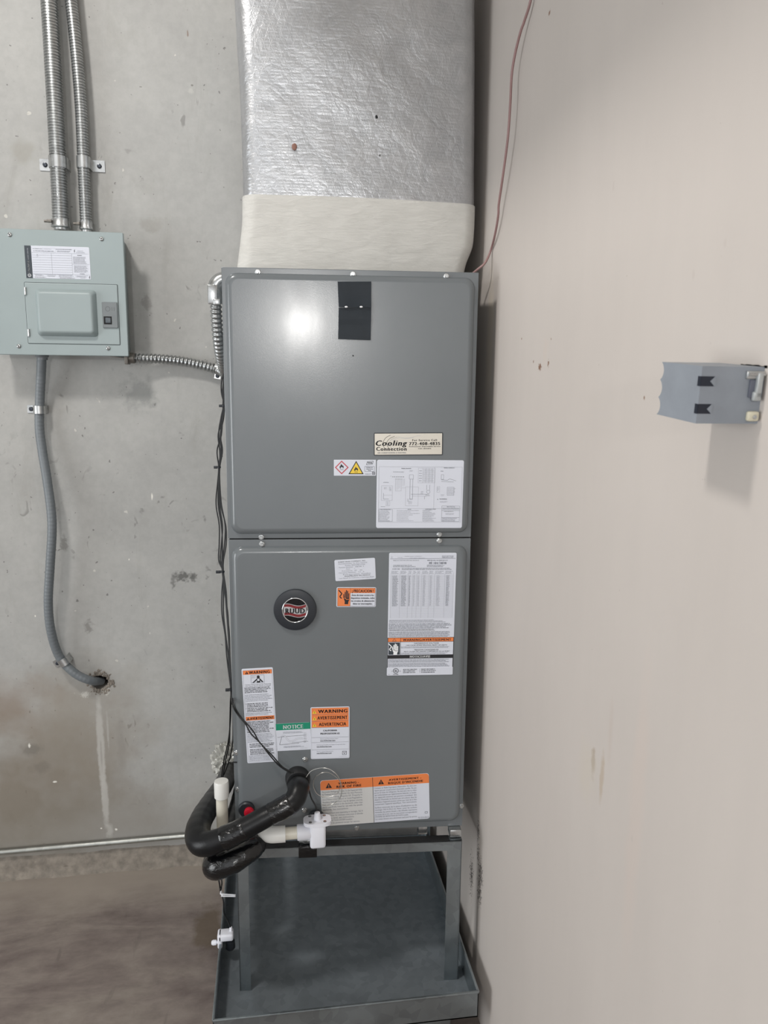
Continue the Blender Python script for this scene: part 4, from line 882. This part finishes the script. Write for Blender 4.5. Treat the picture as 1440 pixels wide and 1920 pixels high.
bm = B(); bx(bm, _e+.002, _e+.024, .004, .03, ST, BZ, .002); obj('support_post', bm, M['zinc'], st)
for x, y in ((xl, -.016), (xr-.028, -.016), (xl, yb-.034), (xr-.03, yb-.034)):
    bm = B(); bx(bm, x, x+.028, y, y+.032, ST+.0022, BZ, .003); obj('corner_block', bm, M['zinc'], st)
obj('cross_bar', angle(B(), (xl+.02, .25, ST), (xr-.02, .25, ST), .03, -Z, Y_), M['galv'], st)
# black tape lapped over the front rail
ta = UMI @ unitw(577, 1592, yf-.004)
bm = B(); bx(bm, ta.x-.021, ta.x+.021, yf-.0058, yf-.0034, ST-.026, ST+.004, .0006); bx(bm, ta.x-.021, ta.x+.021, yf-.0058, yf+.02, ST+.0022, ST+.0042, .0006); obj('tape_strip', bm, M['tape'], st)
# drain pan standing on the shelf rails
pxl, pxr, pyf, pyb, pz = -.148, XW-.035, 1.47, 2.215, PZ
dp = thing('drain_pan', 'shallow galvanised drain pan beneath the stand', 'drain pan', ((pxl+pxr)/2, (pyf+pyb)/2, pz))
hw, hd, ph_ = (pxr-pxl)/2, (pyb-pyf)/2, .065
bm = B()
bx(bm, -hw, hw, -hd, hd, 0, .0030); obj('pan_floor', bm, M['galvdull'], dp)
for _x in (-hw+.05, hw-.13):
    bm = B(); bx(bm, _x, _x+.08, -hd+.05, hd-.05, -PZ, -.0005, .004); obj('runner', bm, plain('grey_runner', (90, 92, 92), .7, 0, .15, 20), dp)
for nm, a in (('pan_wall', (-hw, -hw+.0018, -hd, hd)), ('pan_wall', (hw-.0018, hw, -hd, hd)), ('pan_wall', (-hw, hw, -hd, -hd+.0018)), ('pan_wall', (-hw, hw, hd-.0018, hd))):
    bm = B(); bx(bm, *a, 0, ph_); x0, x1, y0_, y1 = a; bx(bm, x0-.002 if x1-x0 < .01 else x0, x1+.002 if x1-x0 < .01 else x1, y0_-.002 if y1-y0_ < .01 else y0_, y1+.002 if y1-y0_ < .01 else y1, ph_-.003, ph_+.002, .001); obj(nm, bm, M['galv'], dp)

# ------------------------------------------------------------------ insulated pipes and drain
def proj(P):
    d = Vector(P)-CO; z = d.dot(CF); return Vector((720+F_PX*d.dot(CR)/z, 960-F_PX*d.dot(CU)/z))
def insulated(name, label, pts, rad, bands, ends=(False, False), sub=10, wob=.0012):
    o0 = Vector(pts[0]); t = thing(name, label, 'pipe', o0); cum = [0]
    for a, b in zip(pts, pts[1:]): cum.append(cum[-1]+(Vector(b)-Vector(a)).length)
    C = catmull([Vector(p)-o0 for p in pts], sub); C, L = resample(C, .004)
    rf = lambda a: float(np.interp(a, [c/cum[-1] for c in cum], rad))
    wb_ = lambda a: wob*noise.noise(Vector((a*L*30, 1, len(label))))
    obj('foam_sleeve', tube(B(), C, lambda a, s: rf(a)+wb_(a), 24, True, ends), M['rubber'], t, 60)
    n = len(C)-1; pj = [proj(c+o0) for c in C]
    for (pa, pb, hi_) in bands:
        a, b = sorted(min(range(int(n*hi_[0]), int(n*hi_[1])+1), key=lambda i: (pj[i]-Vector(q)).length) for q in (pa, pb))
        def rb(q, s, a=a/n, b=b/n): u = a+(b-a)*q; e = min(1, min(q, 1-q)*14); return rf(u)+.0004+.0012*e+wb_(u)+.0009*noise.noise(Vector((u*70, 5, 2)))
        obj('tape_wrap', tube(B(), C[a:b+1], rb, 24), M['tape'], t, 60)
    return t
fu = UM @ Vector((fp(558, 1459).x, -PAN, fp(558, 1459).y))
p1 = [fu+Vector((0, .01, .002)), fu+Vector((0, -.026, -.004)), atY(560, 1480, 1.548), atY(551, 1501, 1.53), atY(532, 1514, 1.524), atY(507, 1527, 1.522), atY(459, 1553, 1.518), atY(415, 1574, 1.52), atY(384, 1583, 1.53), atY(372, 1574, 1.555), atY(371, 1556, 1.60), atY(380, 1532, 1.68), atY(399, 1502, 1.82), atY(421, 1468, 2.05), atY(430, 1440, 2.33)]
insulated('insulated_refrigerant_pipe', 'thick black foam-insulated pipe looping from the cabinet front back to the wall', p1, [.024, .0245, .0235, .0225, .0225, .0225, .0235, .0245, .026, .0275, .0275, .027, .027, .027, .026],
          [((543, 1506), (507, 1527), (0, .4)), ((459, 1553), (420, 1572), (0, .5))])
bm = B(); lathe(bm, [(.022, .008), (.0285, .004), (.028, -.010), (.0262, -.026), (.0245, -.028)], (0, 0, 0), (0, 1, 0), 26)
o = obj('tape_collar', bm, plain('black_cloth_tape', (24, 25, 27), .6, 0, .1, 40, .3, 120), None, 40); o.location = (0, -.006, 0); o.parent = bpy.data.objects['insulated_refrigerant_pipe']
p2 = [atY(484, 1585, 1.545), atY(462, 1600, 1.53), atY(436, 1615, 1.525), atY(412, 1624, 1.53), atY(402, 1622, 1.55), atY(404, 1606, 1.60), atY(412, 1585, 1.635)]
insulated('wrapped_drain_trap', 'short black tape-wrapped drain trap tucked under the insulated pipe', p2, [.019, .022, .0245, .0265, .026, .023, .018], [((486, 1584), (402, 1622), (0, .75))], (True, False), wob=.002)
# a second foam sleeve going back into the wall hole
p3 = [atY(430, 1560, 1.72), atY(438, 1535, 1.80), atY(447, 1500, 1.95), atY(454, 1466, 2.12), atY(458, 1450, 2.33)]
insulated('foam_pipe_sleeve', 'black foam sleeve behind the white standpipe, running into the wall', p3, [.022, .022, .020, .019, .018], [], (True, False))
# white standpipe with a cap
sp0 = atY(416.5, 1572, 1.635); sp1 = atY(416.5, 1464, 1.635); sx = (sp0+sp1)/2
t = thing('drain_standpipe', 'white plastic standpipe with a round cap between the black pipes', 'pipe', (sx.x, 1.635, sp0.z))
hgt = sp1.z-sp0.z
obj('pipe', tube(B(), [Vector((0, 0, -.01)), Vector((0, 0, hgt-.02))], .0133, 20), M['pvcy'], t, 40)
bm = B(); lathe(bm, [(.0145, hgt-.041), (.0166, hgt-.039), (.0168, hgt-.004), (.0155, hgt), (.008, hgt+.0006)], (0, 0, 0), (0, 0, 1), 24); obj('cap', bm, M['pvc'], t, 40)
# drain tee with float switch on the front
YD = 1.548
t = thing('condensate_switch', 'white plastic float switch and elbow on the drain outlet', 'float switch', atY(595, 1575, YD)); o0 = t.location
Lc = lambda x, y, Y=YD: atY(x, y, Y)-o0
a, b = Lc(580.5, 1540), Lc(610, 1582); h0, h1 = b.z, a.z
bm = B(); bx(bm, a.x, b.x, -.019, .019, h0, h1, .006, 3); obj('switch_body', bm, M['switch'], t, 40)
bm = B(); ctr = Lc(595, 1538); pl = []
for i in range(28):
    g = 2*math.pi*i/28; r_ = 1+.07*math.cos(4*g+math.pi); pl.append((ctr.x+r_*.033*math.cos(g), r_*.021*math.sin(g)))
lo = [bm.verts.new((x, y, h1-.004)) for x, y in pl]; hi = [bm.verts.new((x, y, h1+.004)) for x, y in pl]
for i in range(28): bm.faces.new((lo[i], lo[(i+1) % 28], hi[(i+1) % 28], hi[i]))
bm.faces.new(hi); bm.faces.new(lo[::-1]); fl = obj('switch_flange', bm, M['switch'], t, 30)
for dx_, dy_ in ((-.016, -.012), (.016, -.012), (-.016, .012), (.016, .012)):
    bm = B(); lathe(bm, [(.0036, 0), (.0036, .0012), (.002, .0014)], (ctr.x+dx_, dy_, h1+.004), (0, 0, 1), 12); obj('screw', bm, M['zinc'], fl)
bm = B(); lathe(bm, [(.0085, 0), (.0075, .008), (.006, .016), (.0045, .017)], (ctr.x, 0, h1+.004), (0, 0, 1), 16); obj('wire_nub', bm, M['switch'], t, 40)
ax = Lc(557, 1561); zc = ax.z
bm = B(); lathe(bm, [(.0155, 0), (.0175, .001), (.0178, .030), (.017, .031)], (ax.x, 0, zc), (1, 0, .02), 22); obj('hub', bm, M['switch'], t, 40)
x1 = Lc(534, 1562).x; obj('pipe', tube(B(), [Vector((x1-.02, 0, zc-.001)), Vector((ax.x+.01, 0, zc))], .0135, 20), M['pvcy'], t, 40)
x2 = Lc(503, 1564).x
obj('elbow', tube(B(), catmull([Vector((x1+.001, 0, zc-.001)), Vector((x1-.018, 0, zc-.001)), Vector((x2+.004, .004, zc-.002)), Vector((x2-.006, .014, zc-.001)), Vector((x2-.010, .034, zc+.006))], 6), [.0178, .0178, .0182, .0178, .0175], 22), M['pvc'], t, 40)
obj('outlet_stub', tube(B(), [Vector((ctr.x, .0, zc)), Vector((ctr.x, .062, zc))], .013, 18), M['pvcy'], t, 40)
bm = B(); lathe(bm, [(.019, 0), (.019, -.008), (.016, -.010)], (ctr.x, .056, zc), (0, 1, 0), 20); obj('grommet', bm, M['black'], t, 40)

# ------------------------------------------------------------------ wires
def wirepts(seq, Yf): return [atY(x, y, Yf(y) if callable(Yf) else Yf) for x, y in seq]
wb = thing('low_voltage_wire_bundle', 'bundle of thin black wires hanging down the left side of the cabinet', 'wires', atY(424, 1300, 1.70)); o0 = wb.location
YB = lambda y: 1.80 if y < 900 else 1.80-.12*(y-900)/400 if y < 1300 else 1.68+(.0 if y < 1330 else .00012*(y-1330))
spine = [(423, 690), (420, 712), (418, 735), (419, 760), (416, 785), (412, 815), (413, 845), (411, 876), (410, 905), (413, 945), (417, 985), (417, 1020), (416, 1050), (418, 1073), (419, 1110), (422, 1150), (427, 1190), (429, 1230), (432, 1270), (433, 1294)]
offs = [[0, 0, -1, 0, -2, -2, 2, 0, 0, -2, 0, -2, -3, 0, 0, -3, -4, -1, -2, 0], [1, -4, -3, 1, 1, 3, -6, -1, -2, -8, -6, -6, -6, 0, -3, -6, -5, -4, -2, 0], [2, 2, 3, 2, 3, 1, 4, 1, 2, 2, 5, 4, 1, 1, 3, 3, 1, 1, 0, 1],
        [-1, -1, 1, -1, 2, -3, -1, 1, 0, -4, -2, 0, 0, -1, 2, 5, 2, 2, 1, 0], [1, 1, 2, 0, -1, 2, 1, -1, 1, 0, 6, 7, 3, 1, 5, 4, 3, 2, 1, 1]]
tails = [[(433, 1315), (432, 1350), (428, 1390), (420, 1425), (415, 1458)], [(432, 1318), (431, 1355), (430, 1392), (424, 1420), (417, 1462)], [(436, 1318), (437, 1360), (436, 1395), (430, 1425), (420, 1452)],
         [(436, 1322), (446, 1340), (460, 1357), (471, 1376), (488, 1393), (505, 1415), (524, 1436), (546, 1450)], [(437, 1318), (450, 1342), (464, 1358), (476, 1373), (487, 1392), (510, 1416), (530, 1438), (551, 1449)]]
for k in range(5):
    P = [atY(x+offs[k][i], y, YB(y)) for i, (x, y) in enumerate(spine)]
    for j, (x, y) in enumerate(tails[k]):
        if k >= 3: P.append(unitw(x, y, -.020-.022*min(1, j/5)))
        else: P.append(atY(x, y, 1.70+.04*j))
    obj('wire', tube(B(), catmull([q-o0 for q in P], 6), .0016, 7), M['wire'], wb, 60)
for (x, y, dx_) in ((419, 761, -5), (410, 876, -6), (417, 1072, -9), (432, 1293, -6)):
    c = atY(x, y, YB(y))-o0; bm = B(); lathe(bm, [(.0048, -.002), (.0052, -.0016), (.0052, .0016), (.0048, .002)], c, (0, 0, 1), 12); bx(bm, c.x+dx_*.0012-.004, c.x+dx_*.0004, c.y-.004, c.y+.002, c.z-.003, c.z+.003, .0008); obj('cable_tie', bm, M['black'], wb)
# single wire from the pipe collar to the float switch
P = [unitw(572, 1462, -.05), unitw(579, 1480, -.06), unitw(584, 1497, -.062), unitw(592, 1512, -.066), atY(594, 1528, YD)]
tag(link('switch_wire', mesh_of(tube(B(), catmull([q-P[-1] for q in P], 8), .0017, 8), 'switch_wire', 60), M['wire'], loc=P[-1]), 'short black wire from the insulated pipe to the white float switch', 'wire')
# bare wire curls in front of the fire label
P = [unitw(x, y, -.034+.006*math.sin(i)) for i, (x, y) in enumerate(((574, 1457), (583, 1446), (598, 1440.5), (614, 1441), (628, 1449), (637, 1462), (641, 1480), (638, 1495), (628, 1505), (612, 1511), (602, 1508)))]
P2 = [unitw(x, y, -.028) for x, y in ((594, 1455), (604, 1449), (617, 1449), (630, 1457), (638, 1468), (634, 1486), (622, 1493), (606, 1494), (594, 1488), (588, 1476), (588, 1464), (593, 1454))]
lt = thing('bare_wire_curl', 'thin bright wire curled in loops over the fire risk label', 'wire', P[0])
for q in (P, P2): obj('strand', tube(B(), catmull([v-P[0] for v in q], 8), .0007, 6), M['steelwire'], lt, 60)
# pink thermostat cable along the painted wall
pk = ((1003, -60), (995, 0), (983, 40), (976, 60), (966, 100), (959.5, 140), (957, 190), (953, 250), (947, 300), (940, 350), (935, 385), (934, 405), (928, 440), (920, 470), (910, 492), (897, 504), (880, 508.5), (868, 510))
P = [atX(x, y, XW-.0045-.012*math.sin(math.pi*i/13) if i < 14 else XW-.0045-.014*(i-13)) for i, (x, y) in enumerate(pk)]
P[-1].z = P[-2].z = UNIT_O.z+UH+.008
tag(link('thermostat_cable', mesh_of(tube(B(), catmull([q-P[-1] for q in P], 8), .0026, 8), 'thermostat_cable', 60), M['pink'], loc=P[-1]), 'thin pink cable hanging down the painted wall to the cabinet top', 'cable')

# ------------------------------------------------------------------ pan float switch and its wire
ZR = pz+ph_
c = atZ(421, 1762, ZR)
t = thing('pan_switch', 'small white clip-on float switch on the rim of the drain pan', 'float switch', (pxl, c.y, ZR)); yq = c.y
def lp(x, y): v = atY(x, y, yq); return Vector((v.x-pxl, 0, v.z-ZR))
q0, q1, q2, q3 = lp(408, 1747), lp(438, 1747), lp(408, 1772), lp(438, 1757)
bm = B(); bx(bm, q0.x, q1.x, -.016, .012, q3.z, q0.z, .005, 3); bx(bm, q0.x, lp(417, 1750).x, -.016, .012, q2.z, q0.z, .004, 3); obj('bracket', bm, M['switch'], t, 40)
k_ = lp(404, 1766); bm = B(); lathe(bm, [(.0035, .012), (.0035, .004), (.0062, .003), (.0066, -.004), (.005, -.008), (.002, -.009)], (k_.x-.001, -.002, k_.z), (1, 0, 0), 16); obj('thumb_screw', bm, M['switch'], t, 40)
n_ = lp(433, 1744); bm = B(); lathe(bm, [(.0034, -.008), (.0034, .008), (.0026, .009)], (n_.x, 0, n_.z), (0, 0, 1), 12); obj('stem', bm, M['switch'], t, 40)
bm = B(); lathe(bm, [(.006, 0), (.011, -.004), (.012, -.022), (.009, -.026)], (lp(432, 1768).x, 0, lp(432, 1768).z+.01), (0, 0, 1), 18); obj('float', bm, M['black'], t, 40)
P = [atY(408, 1640, 1.60), atY(412, 1660, yq+.02), atY(413.5, 1672, yq+.01), atY(419, 1690, yq), atY(420, 1712, yq), atY(428, 1728, yq), atY(434, 1744, yq)]
t = thing('pan_switch_wire', 'black wire dropping from the wrapped trap to the pan switch, held by a white tie', 'wire', P[-1]); o0 = P[-1]
obj('wire', tube(B(), catmull([q-o0 for q in P], 8), .0019, 8), M['wire'], t, 60)
P2 = [atY(414, 1642, 1.60), atY(416, 1655, yq+.02), atY(414.5, 1668, yq+.01)]; obj('wire', tube(B(), catmull([q-o0 for q in P2], 8), .0016, 8), M['wire'], t, 60)
c = atY(415.5, 1675, yq)-o0
for dz in (0, -.009):
    e = unitw(441, 1678+(-dz)*300, .02)-o0; bm = B(); tube(bm, catmull([c+Vector((0, -.003, dz*.6)), (c+e)/2+Vector((0, 0, -.001+dz*.3)), e], 5), .0016, 6); obj('tie', bm, M['hwhite'], t, 50)
bm = B(); bx(bm, -.004, .004, -.005, .005, -.002, .002, .0006, 1, Matrix.Translation(c+Vector((0, 0, 0))) @ Matrix.Rotation(.9, 4, 'Y')); obj('tie_head', bm, M['hwhite'], t)

# crumpled clear film packed round the pipes in the wall hole
def film(c):
    bm = B(); rnd = random.Random(5); v = bmesh.ops.create_icosphere(bm, subdivisions=5, radius=1)['verts']
    for q in v:
        n = noise.noise(q.co*3.1)*.3+noise.noise(q.co*8)*.22+abs(noise.noise(q.co*15))*.2
        q.co = Vector((q.co.x*.040*(1+n), q.co.y*.026*(1+n*1.2), q.co.z*.058*(1+n)))
    return bm
o = link('plastic_film', mesh_of(film(None), 'plastic_film', 25), M['plasticbag'], loc=atY(423, 1428, YW-.012)); tag(o, 'crumpled clear plastic film stuffed in the wall hole behind the wires', 'plastic film')

# ------------------------------------------------------------------ grey device box on the painted wall
Yn = .700; XF = atY(1311, 740, Yn).x; Yfar = atX(1236, 727, XF).y
zt, zb = atY(1425, 688, Yn).z, atY(1425, 795, Yn).z
eb_ = thing('device_box', 'grey plastic electrical box sticking out of the painted wall', 'electrical box', (XW, (Yn+Yfar)/2, (zt+zb)/2)); eb_.rotation_euler = (R(4.2), 0, 0); eb_.location.z += .003; o0 = eb_.location
hz = (zt-zb)/2; yn, yr = Yn-o0.y, Yfar-o0.y; xf = XF-XW
def box_body():
    bm = B(); prof = []   # outline in y/z of the face turned to the room, far edge scalloped
    far = []
    for i in range(25):
        t_ = i/24; far.append((yr-.006*abs(math.sin(t_*math.pi*3))**.7*(1 if i % 8 else 0), hz-2*hz*t_))
    outline = [(yn, hz)]+far+[(yn, -hz)]
    a = [bm.verts.new((xf, y, z)) for y, z in outline]; b = [bm.verts.new((.012, y, z)) for y, z in outline]
    for i in range(len(a)): bm.faces.new((a[i], a[(i+1) % len(a)], b[(i+1) % len(a)], b[i]))
    for t_ in tessellate_polygon([[Vector((0, y, z)) for y, z in outline]]): bm.faces.new([a[i] for i in t_]); bm.faces.new([b[i] for i in t_][::-1])
    return bm
obj('box_shell', box_body(), M['boxgrey'], eb_, 30)
for zz in (hz*.48, -hz*.48):
    bm = B(); zs, w_ = zz, hz*.17
    # slot cut across the near corner, with a pointed tongue
    bx(bm, xf-.0004, xf+.003, yn-.0002, yn+.005, zs-w_, zs+w_); bx(bm, xf, xf+.014, yn-.0005, yn+.003, zs-w_, zs+w_); obj('slot', bm, plain('slot_dark', (22, 28, 42), .6), eb_)
    bm = B(); v = [bm.verts.new(q) for q in ((xf+.0145, yn-.0012, zs+w_), (xf+.0145, yn-.0012, zs-w_), (xf+.0095, yn-.0012, zs), (xf+.0145, yn+.002, zs+w_), (xf+.0145, yn+.002, zs-w_), (xf+.0095, yn+.002, zs))]
    for q in ((0, 1, 2), (3, 5, 4), (0, 2, 5, 3), (2, 1, 4, 5), (1, 0, 3, 4)): bm.faces.new([v[i] for i in q])
    obj('tongue', bm, M['boxgrey'], eb_)
bm = B(); bx(bm, -.020, -.001, yn-.003, yn+.001, hz*.58, hz*.86, .001); lathe(bm, [(.0016, 0), (.0016, .018)], (-.019, yn-.0035, hz*.74), (1, 0, 0), 8); obj('metal_bracket', bm, M['zinc'], eb_)
bm = B(); bx(bm, -.0095, -.0035, yn-.006, yn-.001, -.002, hz*.80, .0012); bx(bm, -.0115, -.0035, yn-.006, yn-.001, -.005, .004, .0012); obj('wing_clamp', bm, plain('pale_clamp', (176, 180, 180), .35, .3), eb_)
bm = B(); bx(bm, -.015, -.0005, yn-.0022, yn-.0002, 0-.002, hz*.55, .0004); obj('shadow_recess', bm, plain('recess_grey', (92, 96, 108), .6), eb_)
bm = B(); bx(bm, -.014, -.002, yn-.005, yn+.001, -hz*.90, -hz*.55, .002); ear_ = obj('mounting_ear', bm, plain('cream_ear', (206, 200, 178), .5), eb_)
bm = B(); lathe(bm, [(.0022, 0), (.0022, -.0012), (.001, -.0015)], (-.0075, yn-.005, -hz*.74), (0, 1, 0), 10); obj('screw', bm, M['zinc'], ear_)
bm = B()
rnd = random.Random(2); N = 14; topv, botv = [], []
for i in range(N):
    y = yn-.004+(yr-yn)*.55*i/(N-1); topv.append(bm.verts.new((-.0006, y, hz+.0004+.0012*rnd.random()))); botv.append(bm.verts.new((-.0006, y, hz-.001)))
for i in range(N-1): bm.faces.new((topv[i], topv[i+1], botv[i+1], botv[i]))
bmesh.ops.solidify(bm, geom=bm.faces[:], thickness=.0006); obj('ragged_cutout_edge', bm, plain('gap_shadow_brown', (92, 84, 78), .9), eb_)
